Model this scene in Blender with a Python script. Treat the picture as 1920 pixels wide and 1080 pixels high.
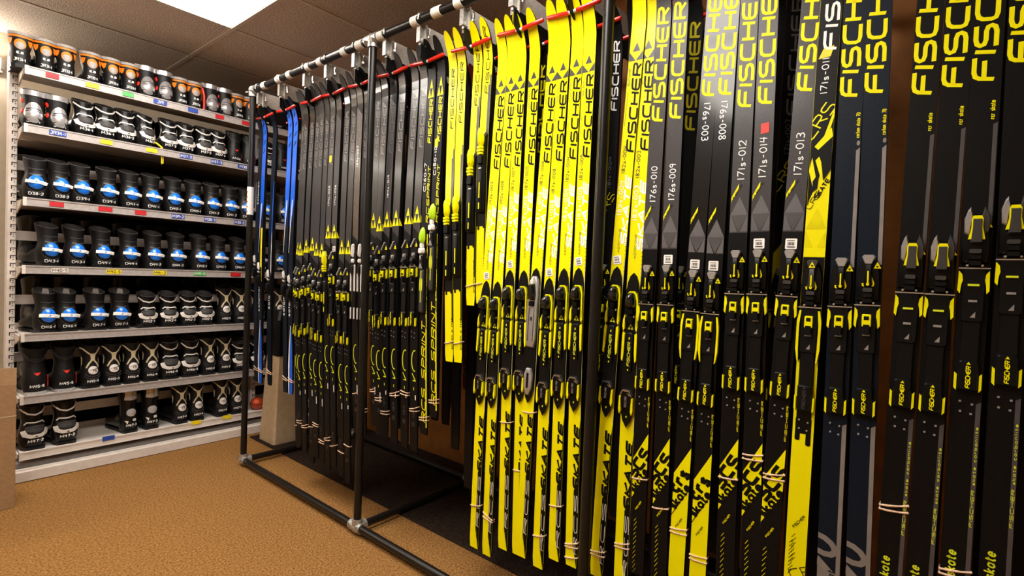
import bpy, math, random
from mathutils import Matrix, Vector
random.seed(7)
sc = bpy.context.scene
for o in list(bpy.data.objects): bpy.data.objects.remove(o, do_unlink=True)
COL = sc.collection

# ------------------------------------------------------------------ camera, world, exposure
CAM_H = 1.1575
cam_d = bpy.data.cameras.new('camera'); cam = bpy.data.objects.new('camera', cam_d); COL.objects.link(cam)
cam_d.sensor_width = 36.0; cam_d.lens = 961.0 / 1920.0 * 36.0; cam_d.clip_start = 0.05; cam_d.clip_end = 50
Rw = ((0.63161233, 0.00483797, 0.77526928), (-0.77418708, -0.04924854, 0.63103799), (0.04123382, -0.99877484, -0.02736049))
cam.matrix_world = Matrix((
    (Rw[0][0], -Rw[0][1], -Rw[0][2], 0.0),
    (Rw[1][0], -Rw[1][1], -Rw[1][2], 0.0),
    (Rw[2][0], -Rw[2][1], -Rw[2][2], CAM_H),
    (0, 0, 0, 1)))
sc.camera = cam
w = bpy.data.worlds.new('world'); sc.world = w; w.use_nodes = True
w.node_tree.nodes['Background'].inputs[0].default_value = (1.0, 0.93, 0.85, 1)
w.node_tree.nodes['Background'].inputs[1].default_value = 0.03
sc.view_settings.view_transform = 'Standard'; sc.view_settings.look = 'None'
sc.view_settings.exposure = 0.0; sc.view_settings.gamma = 1.0
try: sc.view_settings.use_curve_mapping = False
except Exception: pass
sc.cycles.max_bounces = 6; sc.cycles.diffuse_bounces = 4; sc.cycles.glossy_bounces = 3; sc.cycles.transmission_bounces = 0; sc.cycles.volume_bounces = 0; sc.cycles.caustics_reflective = False
LAMP_POWER = 18.5          # emission of the recessed fluorescent panels
LAMP_COLOR = (1.0, 0.93, 0.84)
CEIL = 2.48

# ------------------------------------------------------------------ materials (all procedural)
MATS = {}
def mat(name, col, rough=0.5, metal=0.0, coat=0.0, var=0.06, scale=40.0, bump=0.0, bscale=None, emit=0.0, spec=0.5, col2=None, coat_rough=0.15):
    m = bpy.data.materials.new(name); m.use_nodes = True; nt = m.node_tree; n = nt.nodes; l = nt.links
    p = n['Principled BSDF']
    tc = n.new('ShaderNodeTexCoord')
    nz = n.new('ShaderNodeTexNoise'); nz.inputs['Scale'].default_value = scale; nz.inputs['Detail'].default_value = 3 if bump else 0
    l.new(tc.outputs['Object'], nz.inputs['Vector'])
    rp = n.new('ShaderNodeValToRGB')
    c2 = col2 if col2 else tuple(min(1, c * (1 + var)) for c in col)
    c1 = col if col2 else tuple(c * (1 - var) for c in col)
    rp.color_ramp.elements[0].position = 0.35; rp.color_ramp.elements[1].position = 0.65
    rp.color_ramp.elements[0].color = (*c1, 1); rp.color_ramp.elements[1].color = (*c2, 1)
    l.new(nz.outputs['Fac'], rp.inputs['Fac']); l.new(rp.outputs['Color'], p.inputs['Base Color'])
    p.inputs['Roughness'].default_value = rough; p.inputs['Metallic'].default_value = metal
    p.inputs['Coat Weight'].default_value = coat; p.inputs['Coat Roughness'].default_value = coat_rough
    p.inputs['Specular IOR Level'].default_value = spec
    if bump:
        bz = n.new('ShaderNodeTexNoise'); bz.inputs['Scale'].default_value = bscale or scale; bz.inputs['Detail'].default_value = 3
        l.new(tc.outputs['Object'], bz.inputs['Vector'])
        b = n.new('ShaderNodeBump'); b.inputs['Strength'].default_value = bump; b.inputs['Distance'].default_value = 0.01
        l.new(bz.outputs['Fac'], b.inputs['Height']); l.new(b.outputs['Normal'], p.inputs['Normal'])
    if emit:
        p.inputs['Emission Color'].default_value = (*col, 1); p.inputs['Emission Strength'].default_value = emit
    MATS[name] = m; return m
mat('carpet', (0.20, 0.097, 0.029), 1.0, var=0, col2=(0.47, 0.240, 0.078), scale=125, bump=1.0, bscale=170, spec=0.05)
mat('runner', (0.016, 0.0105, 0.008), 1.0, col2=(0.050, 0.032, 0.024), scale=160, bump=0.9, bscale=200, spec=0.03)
mat('tile', (0.46, 0.385, 0.32), 0.95, col2=(0.74, 0.64, 0.54), scale=110, bump=0.5, bscale=130, spec=0.1)
mat('tbar', (0.62, 0.54, 0.45), 0.6)
mat('cream_wall', (0.80, 0.68, 0.52), 0.85, var=0.04, scale=30, bump=0.1)
mat('brown_wall', (0.27, 0.095, 0.012), 0.7, var=0.16, scale=14, bump=0.05)
mat('lamp', LAMP_COLOR, 0.5, var=0.0, emit=LAMP_POWER)
mat('tube', LAMP_COLOR, 0.5, var=0.0, emit=55.0)
mat('pipe', (0.008, 0.007, 0.0065), 0.30, var=0.15, scale=60, spec=0.35)
mat('galv', (0.50, 0.49, 0.46), 0.42, metal=0.75, var=0.2, scale=120, bump=0.15)
mat('bracket_grey', (0.47, 0.43, 0.38), 0.5, metal=0.3, var=0.08, scale=80)
mat('tape_white', (0.80, 0.77, 0.71), 0.75, var=0.08, scale=150)
mat('plate_black', (0.004, 0.004, 0.004), 0.5, var=0.1, spec=0.15)
mat('peg_red', (0.72, 0.018, 0.010), 0.22, coat=0.4)
mat('peg_ring', (0.80, 0.78, 0.72), 0.4)
mat('yellow', (0.84, 0.775, 0.0003), 0.34, coat=0.14, var=0.012, scale=8, spec=0.2)
mat('yellow_print', (0.84, 0.79, 0.0003), 0.4, var=0.01, spec=0.15)
mat('lime_print', (0.68, 0.76, 0.015), 0.4, var=0.02)
mat('lime_plastic', (0.45, 0.72, 0.02), 0.25, coat=0.4, var=0.03)
mat('black_top', (0.0050, 0.0046, 0.0046), 0.40, var=0.2, scale=300, spec=0.14)
mat('gloss_top', (0.006, 0.006, 0.0062), 0.30, coat=0.6, var=0.2, scale=300, coat_rough=0.11, spec=0.15)
mat('grey_top', (0.052, 0.048, 0.050), 0.36, coat=0.16, var=0.12, scale=400, spec=0.2)
mat('char_top', (0.036, 0.034, 0.0345), 0.34, coat=0.18, var=0.15, scale=400, spec=0.2)
mat('navy_top', (0.0045, 0.0085, 0.017), 0.40, var=0.2, scale=400, spec=0.16)
mat('brown_top', (0.060, 0.040, 0.026), 0.4, coat=0.2, var=0.2, scale=60)
mat('blue_top', (0.008, 0.11, 0.70), 0.3, coat=0.3, var=0.1, scale=90)
mat('darkred_top', (0.12, 0.010, 0.010), 0.4, coat=0.2, var=0.1)
mat('side_white', (0.60, 0.56, 0.52), 0.5)
mat('side_black', (0.004, 0.004, 0.004), 0.4, spec=0.25)
mat('base_black', (0.003, 0.003, 0.003), 0.5, spec=0.1)
mat('print_black', (0.004, 0.004, 0.0045), 0.4, spec=0.15)
mat('print_char', (0.030, 0.029, 0.034), 0.4, coat=0.2)
mat('print_white', (0.86, 0.84, 0.80), 0.5)
mat('print_cream', (0.66, 0.56, 0.38), 0.55)
mat('print_grey', (0.17, 0.16, 0.155), 0.4, coat=0.2)
mat('print_dgrey', (0.105, 0.10, 0.105), 0.36, coat=0.25)
mat('print_mgrey', (0.062, 0.058, 0.062), 0.36, coat=0.25)
mat('print_dyellow', (0.70, 0.63, 0.0003), 0.36, spec=0.2)
mat('stripe_grey', (0.20, 0.18, 0.165), 0.45, coat=0.1)
mat('marker_white', (0.88, 0.88, 0.86), 0.6)
mat('marker_ink', (0.025, 0.022, 0.012), 0.6)
mat('sticker', (0.85, 0.82, 0.77), 0.6)
mat('red_sticker', (0.78, 0.03, 0.015), 0.5)
mat('bind_black', (0.0035, 0.0035, 0.0035), 0.36, var=0.15, spec=0.2)
mat('bind_gloss', (0.008, 0.008, 0.008), 0.12, coat=0.7, coat_rough=0.05)
mat('bind_grey', (0.040, 0.038, 0.036), 0.4, spec=0.35)
mat('bind_silver', (0.44, 0.43, 0.42), 0.3, metal=0.6, bump=0.1, scale=200)
mat('chrome', (0.75, 0.75, 0.74), 0.2, metal=0.95)
mat('rubber_band', (0.72, 0.50, 0.34), 0.65, var=0.12, scale=200)
mat('shelf_white', (0.72, 0.66, 0.61), 0.45, var=0.04, scale=30)
mat('shelf_lip', (0.44, 0.40, 0.385), 0.4, metal=0.15, var=0.06, scale=60)
mat('shelf_slot', (0.02, 0.018, 0.016), 0.8, spec=0.1)
mat('tag_red', (0.55, 0.012, 0.02), 0.5)
mat('tag_yellow', (0.85, 0.68, 0.01), 0.5)
mat('tag_green', (0.08, 0.42, 0.10), 0.5)
mat('tag_blue', (0.02, 0.06, 0.36), 0.5)
mat('tag_white', (0.78, 0.72, 0.66), 0.6)
mat('boot_black', (0.0060, 0.0058, 0.0062), 0.45, var=0.25, scale=160, bump=0.12, bscale=300, spec=0.3)
mat('boot_shine', (0.006, 0.006, 0.0065), 0.25, coat=0.15, var=0.2, spec=0.3)
mat('boot_rim', (0.045, 0.044, 0.047), 0.4)
mat('boot_mesh', (0.05, 0.047, 0.045), 0.7, var=0.4, scale=300, bump=0.3, bscale=300)
mat('boot_orange', (0.88, 0.26, 0.015), 0.5, var=0.08)
mat('boot_grey', (0.40, 0.38, 0.37), 0.55, var=0.12, scale=200)
mat('boot_silver', (0.50, 0.49, 0.50), 0.24, metal=0.55, var=0.08)
mat('boot_white', (0.80, 0.75, 0.70), 0.5)
mat('boot_cream', (0.66, 0.56, 0.36), 0.5)
mat('boot_blue', (0.006, 0.19, 0.85), 0.28, coat=0.4, var=0.15, scale=60)
mat('boot_red', (0.75, 0.03, 0.012), 0.4)
mat('sole_yellow', (0.66, 0.66, 0.02), 0.5)
mat('cardboard', (0.34, 0.20, 0.095), 0.85, var=0.08, scale=60, bump=0.1)
mat('bin_beige', (0.50, 0.37, 0.22), 0.6, var=0.05, scale=30)
mat('bin_black', (0.004, 0.004, 0.004), 0.45, spec=0.2)
mat('ball_orange', (0.50, 0.060, 0.010), 0.5, var=0.25, scale=30)

# ------------------------------------------------------------------ mesh helpers
class MB:
    def __init__(s): s.v = []; s.f = []; s.m = []
    def add(s, vs, fs, mi=0):
        b = len(s.v); s.v += [tuple(x) for x in vs]
        for f in fs: s.f.append(tuple(b + i for i in f)); s.m.append(mi)
    def box(s, x0, x1, y0, y1, z0, z1, mi=0):
        s.add([(x0,y0,z0),(x1,y0,z0),(x1,y1,z0),(x0,y1,z0),(x0,y0,z1),(x1,y0,z1),(x1,y1,z1),(x0,y1,z1)],
              [(0,3,2,1),(4,5,6,7),(0,1,5,4),(1,2,6,5),(2,3,7,6),(3,0,4,7)], mi)
    def cbox(s, x0, x1, y0, y1, z0, z1, c=0.003, mi=0):     # box with chamfered edges
        rings = []
        for z, k in ((z0, c), (z0 + c, 0), (z1 - c, 0), (z1, c)):
            rings.append([(x0+c+k*0, y0+k, z),(x1-c, y0+k, z),(x1-k, y0+c, z),(x1-k, y1-c, z),(x1-c, y1-k, z),(x0+c, y1-k, z),(x0+k, y1-c, z),(x0+k, y0+c, z)])
        s.loft(rings, mi=mi)
    def loft(s, rings, caps=(True, True), mi=0, closed=True):
        n = len(rings[0]); vs = [p for r in rings for p in r]; fs = []
        for a in range(len(rings) - 1):
            for i in range(n if closed else n - 1):
                j = (i + 1) % n; fs.append((a*n+i, a*n+j, (a+1)*n+j, (a+1)*n+i))
        if caps[0]: fs.append(tuple(reversed(range(n))))
        if caps[1]: fs.append(tuple((len(rings)-1)*n + i for i in range(n)))
        s.add(vs, fs, mi)
    def tube(s, path, r, n=12, mi=0, caps=True):
        pts = [Vector(p) for p in path]; rings = []
        rr = r if isinstance(r, (list, tuple)) else [r] * len(pts)
        for i, p in enumerate(pts):
            d = (pts[min(i+1, len(pts)-1)] - pts[max(i-1, 0)]).normalized()
            a = Vector((0, 0, 1)) if abs(d.z) < 0.9 else Vector((1, 0, 0))
            u = d.cross(a).normalized(); v = d.cross(u)
            rings.append([p + (u * math.cos(2*math.pi*k/n) + v * math.sin(2*math.pi*k/n)) * rr[i] for k in range(n)])
        s.loft(rings, (caps, caps), mi)
    def sphere(s, c, r, n=14, m=9, mi=0, sx=1, sy=1, sz=1):
        rings = []
        for a in range(1, m):
            t = math.pi * a / m
            rings.append([(c[0]+sx*r*math.sin(t)*math.cos(2*math.pi*k/n), c[1]+sy*r*math.sin(t)*math.sin(2*math.pi*k/n), c[2]-sz*r*math.cos(t)) for k in range(n)])
        s.loft(rings, (True, True), mi)
    def mesh(s, name, mats, smooth=False):
        me = bpy.data.meshes.new(name); me.from_pydata(s.v, [], s.f)
        for m in mats: me.materials.append(MATS[m])
        me.polygons.foreach_set('material_index', s.m)
        me.update()
        if smooth:
            me.polygons.foreach_set('use_smooth', [True] * len(me.polygons))
            try: me.set_sharp_from_angle(angle=math.radians(38))
            except Exception: pass
        return me
    def obj(s, name, mats, parent=None, smooth=False, loc=(0,0,0)):
        if isinstance(mats, str): mats = [mats]
        return link(name, s.mesh(name, mats, smooth), parent, loc)
def link(name, me, parent=None, loc=(0,0,0)):
    o = bpy.data.objects.new(name, me); COL.objects.link(o); o.location = loc
    if parent is not None: o.parent = parent
    return o
def thing(name, label, cat, loc=(0,0,0), group=None, rz=0.0):
    o = link(name, None, None, loc); o.rotation_euler = (0, 0, rz); o.empty_display_size = 0.05
    tag(o, label, cat, group); return o
def tag(o, label, cat, group=None):
    o['label'] = label; o['category'] = cat
    if group: o['group'] = group
    return o
def struct(o): o['kind'] = 'structure'; return o

# ------------------------------------------------------------------ stroke lettering
def arc(cx, cy, rx, ry, a0, a1, n=6):
    return [(cx + rx*math.cos(math.radians(a0+(a1-a0)*i/n)), cy + ry*math.sin(math.radians(a0+(a1-a0)*i/n))) for i in range(n+1)]
GL = {
 'F': (1, [[(0,0),(0,.72),(.08,.92),(.28,1),(1,1)],[(0,.5),(.88,.5)]]),
 'I': (.0, [[(0,0),(0,1)]]),
 'S': (1, [[(0,0),(.72,0),(.93,.07),(1,.24),(.93,.42),(.72,.5),(.28,.5),(.07,.58),(0,.76),(.07,.93),(.28,1),(.95,1)]]),
 'C': (1, [[(1,0),(.3,0),(.08,.08),(0,.28),(0,.72),(.08,.92),(.3,1),(1,1)]]),
 'H': (1, [[(0,0),(0,1)],[(1,0),(1,1)],[(0,.5),(1,.5)]]),
 'E': (1, [[(1,0),(.3,0),(.08,.08),(0,.28),(0,.72),(.08,.92),(.3,1),(1,1)],[(0,.5),(.95,.5)]]),
 'R': (1, [[(0,0),(0,1),(.72,1),(.95,.93),(1,.75),(.95,.57),(.72,.5),(0,.5)],[(.5,.5),(1,0)]]),
 'K': (.9, [[(0,0),(0,1)],[(.9,1),(.1,.45),(.95,0)]]),
 'A': (1, [[(0,0),(.5,1),(1,0)],[(.2,.35),(.8,.35)]]),
 'T': (.9, [[(.45,0),(.45,1)],[(0,1),(.9,1)]]),
 'M': (1.1, [[(0,0),(.1,1),(.55,.3),(1,1),(1.1,0)]]),
 'N': (.9, [[(0,0),(0,1),(.9,0),(.9,1)]]),
 'D': (.9, [[(0,0),(0,1),(.55,1),(.85,.8),(.9,.5),(.85,.2),(.55,0),(0,0)]]),
 'J': (.8, [[(0,.2),(.2,0),(.55,0),(.7,.2),(.7,1),(.2,1)]]),
 'P': (.85, [[(0,0),(0,1),(.6,1),(.85,.85),(.85,.65),(.6,.5),(0,.5)]]),
 'V': (.9, [[(0,1),(.45,0),(.9,1)]]),
 'O': (.9, [arc(.45,.5,.45,.5,90,450,14)]),
 'W': (1.2, [[(0,1),(.3,0),(.6,.8),(.9,0),(1.2,1)]]),
 'L': (.8, [[(0,1),(0,0),(.8,0)]]),
 'X': (.9, [[(0,0),(.9,1)],[(0,1),(.9,0)]]),
 '0': (.7, [arc(.35,.5,.35,.5,90,450,12)]),
 '1': (.2, [[(.1,0),(.1,1)]]),
 '2': (.7, [[(0,.75),(.1,.95),(.35,1),(.6,.92),(.66,.7),(.5,.45),(0,0),(.7,0)]]),
 '3': (.65, [[(0,.95),(.35,1),(.6,.85),(.55,.6),(.25,.53),(.58,.42),(.65,.2),(.4,0),(0,.05)]]),
 '4': (.7, [[(.12,1),(0,.45),(.7,.45)],[(.58,1),(.5,0)]]),
 '5': (.65, [[(.62,1),(.1,1),(.05,.55),(.4,.6),(.63,.4),(.55,.1),(.25,0),(0,.08)]]),
 '6': (.65, [[(.55,1),(.2,.75),(.02,.35),(.12,.05),(.4,0),(.62,.15),(.6,.4),(.35,.5),(.08,.35)]]),
 '7': (.7, [[(0,1),(.7,1),(.25,0)]]),
 '8': (.65, [[(.32,.52),(.05,.72),(.1,.93),(.32,1),(.55,.93),(.6,.72),(.32,.52),(.02,.28),(.08,.06),(.32,0),(.58,.06),(.63,.28),(.32,.52)]]),
 '9': (.65, [[(.6,.65),(.35,.5),(.08,.6),(.05,.85),(.3,1),(.55,.92),(.6,.65),(.5,0)]]),
 '-': (.5, [[(.05,.45),(.45,.45)]]),
 ' ': (.5, []), '.': (.15, [[(.05,0),(.1,.04)]]),
 's': (.5, [[(.45,.5),(.25,.62),(.05,.5),(.12,.36),(.4,.28),(.47,.12),(.25,0),(0,.08)]]),
 'c': (.55, [[(.5,.52),(.3,.62),(.08,.5),(0,.3),(.1,.08),(.3,0),(.52,.1)]]),
 'a': (.6, [arc(.28,.31,.28,.31,30,390,10),[(.56,.62),(.56,0)]]),
 'o': (.6, [arc(.3,.31,.3,.31,90,450,10)]),
 'e': (.58, [[(.03,.32),(.55,.32),(.48,.54),(.28,.62),(.08,.52),(0,.3),(.1,.06),(.3,0),(.52,.1)]]),
 'r': (.4, [[(0,0),(0,.62)],[(0,.4),(.15,.58),(.4,.62)]]),
 'k': (.5, [[(0,0),(0,1)],[(.48,.62),(.05,.3),(.5,0)]]),
 't': (.42, [[(.15,.9),(.15,.15),(.25,0),(.42,.02)],[(0,.62),(.4,.62)]]),
 'l': (.15, [[(.08,0),(.08,1)]]),
 'i': (.15, [[(.08,0),(.08,.62)],[(.08,.8),(.08,.88)]]),
 'm': (.9, [[(0,0),(0,.62)],[(0,.45),(.2,.62),(.42,.5),(.42,0)],[(.42,.45),(.62,.62),(.85,.5),(.85,0)]]),
 'n': (.55, [[(0,0),(0,.62)],[(0,.45),(.25,.62),(.5,.5),(.5,0)]]),
 'b': (.58, [[(0,1),(0,0)],arc(.28,.31,.28,.31,-180,180,10)]),
 'p': (.58, [[(0,.62),(0,-.3)],arc(.28,.31,.28,.31,-180,180,10)]),
 'x': (.5, [[(0,0),(.5,.62)],[(0,.62),(.5,0)]]),
}
def ribbon(pl, th):
    """mitred ribbon quads along a polyline"""
    n = len(pl); L = []; R = []
    for i in range(n):
        if i == 0: d0 = d1 = (pl[1][0]-pl[0][0], pl[1][1]-pl[0][1])
        elif i == n-1: d0 = d1 = (pl[-1][0]-pl[-2][0], pl[-1][1]-pl[-2][1])
        else:
            d0 = (pl[i][0]-pl[i-1][0], pl[i][1]-pl[i-1][1]); d1 = (pl[i+1][0]-pl[i][0], pl[i+1][1]-pl[i][1])
        def nn(d):
            k = math.hypot(*d) or 1e-9; return (-d[1]/k, d[0]/k)
        a, b = nn(d0), nn(d1); mx, my = a[0]+b[0], a[1]+b[1]; k = math.hypot(mx, my)
        if k < 0.3: mx, my = a; s = 1.0
        else:
            mx /= k; my /= k; s = min(1.9, 1.0 / max(0.35, mx*a[0]+my*a[1]))
        h = th * 0.5 * s
        L.append((pl[i][0]+mx*h, pl[i][1]+my*h)); R.append((pl[i][0]-mx*h, pl[i][1]-my*h))
    return [[R[i], R[i+1], L[i+1], L[i]] for i in range(n-1)]
def text2d(s, h, th, wide=1.0, gap=0.25, shear=0.0, jit=0.0):
    """quads in (along, up); returns (quads, length)"""
    x = 0.0; out = []; rnd = random.Random(len(s) * 31 + ord(s[0]))
    for ch in s:
        wd, pls = GL.get(ch, GL.get(ch.upper(), GL[' ']))
        dy = rnd.uniform(-jit, jit) * h; ds = 1 + rnd.uniform(-jit, jit)
        for pl in pls:
            pts = [(x + p[0]*h*wide + shear*p[1]*h, p[1]*h*ds + dy) for p in pl]
            out += ribbon(pts, th)
        x += (wd * wide + gap) * h
    return out, x - gap * h
def fit_text(s, length, h, th, shear=0.0, gapf=0.28, jit=0.0):
    wtot = sum(GL.get(c, GL[' '])[0] for c in s); ng = len(s) - 1
    wide = length / (h * (wtot + gapf * ng))
    return text2d(s, h, th, wide, gapf * wide, shear, jit)[0]
def clip(poly, axis, val, keep_less):
    out = []; n = len(poly)
    for i in range(n):
        a, b = poly[i], poly[(i+1) % n]
        ia = (a[axis] <= val) if keep_less else (a[axis] >= val); ib = (b[axis] <= val) if keep_less else (b[axis] >= val)
        if ia: out.append(a)
        if ia != ib:
            t = (val - a[axis]) / (b[axis] - a[axis]); out.append((a[0]+t*(b[0]-a[0]), a[1]+t*(b[1]-a[1])))
    return out
def ellipse(cx, cy, rx, ry, n=20):
    return [(cx + rx*math.cos(2*math.pi*i/n), cy + ry*math.sin(2*math.pi*i/n)) for i in range(n)]
def rot(polys, deg, c=(0, 0)):
    a = math.radians(deg); ca, sa = math.cos(a), math.sin(a)
    return [[(c[0]+(p[0]-c[0])*ca-(p[1]-c[1])*sa, c[1]+(p[0]-c[0])*sa+(p[1]-c[1])*ca) for p in q] for q in polys]

# ------------------------------------------------------------------ room shell
X0, X1, Y0, Y1 = -3.6, 2.2, -3.0, 4.4
b = MB(); b.box(X0-.1, X1+.1, Y0-.1, Y1+.1, -.1, 0); struct(b.obj('floor', 'carpet'))
b = MB(); b.box(X1, X1+.1, Y0, Y1, 0, CEIL+.1); struct(b.obj('wall_right', 'brown_wall'))
b = MB(); b.box(X0, X1, Y1, Y1+.1, 0, CEIL+.1); struct(b.obj('wall_back', 'cream_wall'))
b = MB(); b.box(X0-.1, X0, Y0, Y1, 0, CEIL+.1); struct(b.obj('wall_left', 'cream_wall'))
b = MB(); b.box(X0, X1, Y0-.1, Y0, 0, CEIL+.1); struct(b.obj('wall_front', 'cream_wall'))
b = MB(); b.box(X0, X1, Y0, Y1, CEIL+.10, CEIL+.16); ceiling = struct(b.obj('ceiling', 'tile'))
XL = [1.25 + 1.22*k for k in range(-4, 1)]; XL = [X0] + [x for x in XL if x > X0+.1] + [X1]
YL = [3.14 - .63*k for k in range(10)]; YL = [Y1, 3.77] + [y for y in YL if y > Y0+.1] + [Y0]
LAMPS = [(1, 2), (1, 5), (2, 5)]          # (column left of X=1.25, row) of the troffers
tile_cache = {}
cols = list(zip(XL[:-1], XL[1:])); rows = list(zip(YL[1:], YL[:-1]))
ci_main = [i for i, c in enumerate(cols) if abs(c[1]-1.25) < 1e-6][0]
lamp_cells = [(ci_main - (a - 1), r) for a, r in LAMPS]
for ci, (xa, xb) in enumerate(cols):
    for ri, (ya, yb) in enumerate(rows):
        if (ci, ri) in lamp_cells: continue
        key = (round(xb-xa, 3), round(yb-ya, 3))
        if key not in tile_cache:
            q = MB(); q.cbox(0.004, key[0]-.004, 0.004, key[1]-.004, 0.0, .016, .004); tile_cache[key] = q.mesh('ceiling_tile', ['tile'])
        link('ceiling_tile', tile_cache[key], ceiling, (xa, ya, CEIL + .003))
for x in XL[1:-1]:
    q = MB(); q.box(x-.011, x+.011, Y0, Y1, CEIL-.001, CEIL+.0025); q.box(x-.0015, x+.0015, Y0, Y1, CEIL+.0025, CEIL+.03); q.obj('grid_bar', 'tbar', ceiling)
for y in YL[1:-1]:
    for xa, xb in cols:
        q = MB(); q.box(xa+.011, xb-.011, y-.011, y+.011, CEIL-.0005, CEIL+.0025); q.obj('grid_bar', 'tbar', ceiling)
lamp_names = ['recessed fluorescent ceiling panel above the boot shelves, the only one in view', 'recessed ceiling light panel above the aisle by the yellow skis',
              'recessed ceiling light panel left of the one above the yellow skis']
for (ci, ri), lab in zip(lamp_cells, lamp_names):
    (xa, xb), (ya, yb) = cols[ci], rows[ri]
    L = thing('ceiling_light', lab, 'ceiling light', (xa, ya, CEIL), 'recessed fluorescent ceiling panels')
    wx, wy = xb-xa, yb-ya
    q = MB(); q.box(.012, wx-.012, .012, wy-.012, .012, .016); q.obj('diffuser', 'lamp', L)
    q = MB()
    for a in ((.002, wx-.002, .002, .014), (.002, wx-.002, wy-.014, wy-.002), (.002, .014, .014, wy-.014), (wx-.014, wx-.002, .014, wy-.014)): q.box(a[0], a[1], a[2], a[3], .004, .03)
    q.obj('frame', 'tbar', L)
wl = thing('wall_light', 'white fluorescent strip light on the back wall at the left edge', 'wall light', (-.62, 4.4, 2.28))
q = MB(); q.cbox(-1.07, 1.07, -.030, 0, -.045, .045, .004); q.obj('housing', 'tape_white', wl)
q = MB(); q.tube([(-1.05, -.052, 0), (1.05, -.052, 0)], .022, 14); q.obj('light_tube', 'tube', wl, True)
for xx in (-1.07, 1.055):
    q = MB(); q.box(xx, xx+.015, -.078, -.028, -.030, .030); q.obj('end_cap', 'tape_white', wl)
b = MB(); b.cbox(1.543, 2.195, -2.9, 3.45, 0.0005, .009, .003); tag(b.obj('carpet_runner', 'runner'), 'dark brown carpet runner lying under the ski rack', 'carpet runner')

# ------------------------------------------------------------------ pipe rack
PX, RX = 1.306, 2.02
POSTS = [2.99, 1.875, .748, -.385]
RAILZ = 2.125; FZ = .033; PR = .0165
rack = thing('ski_rack', 'long black pipe rack with red pegs holding the hanging skis', 'ski rack', (PX, 2.99, 0))
def rp(mb, name, mats, parent=None, smooth=False):     # build in world coordinates, child of the rack
    o = mb.obj(name, mats, parent or rack, smooth)
    if parent is None: o.location = (-PX, -2.99, 0)
    return o
for xx, nm in ((PX, 'post'), (RX, 'post')):
    for y in POSTS:
        q = MB(); q.tube([(xx, y, FZ), (xx, y, RAILZ)], PR, 20); po = rp(q, nm, 'pipe', smooth=True)
        if xx == PX and y == .748:
            q = MB(); q.tube([(xx-.0172, y+.004, 1.905), (xx-.0160, y+.004, 1.905)], .0042, 12); q.obj('bolt_hole', 'shelf_slot', po)
        if xx == PX and y == 2.99:
            q = MB(); q.tube([(xx, y, 1.43), (xx, y, 1.585)], PR+.0012, 20); tw = q.obj('tape_wrap', 'tape_white', po, True)
            q = MB()
            for k in range(5): q.box(xx-PR-.0022, xx-PR-.0016, y-.008, y+.004, 1.445+k*.027, 1.451+k*.027)
            q.obj('red_mark', 'tag_red', tw)
for xx in (PX, RX):
    q = MB(); q.tube([(xx, POSTS[0]+.02, RAILZ), (xx, -2.0, RAILZ)], PR, 20); rp(q, 'top_rail', 'pipe', smooth=True)
    q = MB(); q.tube([(xx, POSTS[0], FZ), (xx, -2.0, FZ)], PR, 20); rp(q, 'floor_pipe', 'pipe', smooth=True)
for y in POSTS[:3]:
    q = MB(); q.tube([(PX, y, FZ), (RX, y, FZ)], PR, 20); rp(q, 'cross_pipe', 'pipe', smooth=True)
    q = MB(); q.tube([(PX, y, RAILZ), (RX, y, RAILZ)], PR, 20); rp(q, 'cross_pipe', 'pipe', smooth=True)
for xx in (PX, RX):
    for y in POSTS[:3]:
        for z, up in ((FZ, 1), (RAILZ, -1)):
            q = MB(); r = PR + .006; sx = 1 if xx == PX else -1
            ya = .0 if y == POSTS[0] else .036
            q.tube([(xx, y-.036, z), (xx, y+ya+.008, z)], r, 18)
            q.tube([(xx, y, z+up*-.006), (xx, y, z+up*.036)], r, 18)
            q.tube([(xx-sx*.004, y, z), (xx+sx*.040, y, z)], r, 18)
            q.sphere((xx, y, z), r*1.12, 14, 8)
            f = rp(q, 'pipe_fitting', 'galv', smooth=True)
            q = MB()
            for d in ((0, -.026, .4), (0, .026, .4), (sx*.028, 0, .4)):
                q.tube([(xx-sx*.02+d[0], y+d[1], z+.010*up), (xx-sx*.030+d[0], y+d[1], z+.014*up)], .0048, 8)
            q.obj('set_screw', 'chrome', f, True)
PLATES = [2.934, 2.691, 2.437, 2.240, 2.014, 1.790, 1.575, 1.338, 1.108, .897, .655, .405, .182, -.043]
PEGX = [1.3455, 1.475, 1.60]; PEGZ = 1.977
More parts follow.
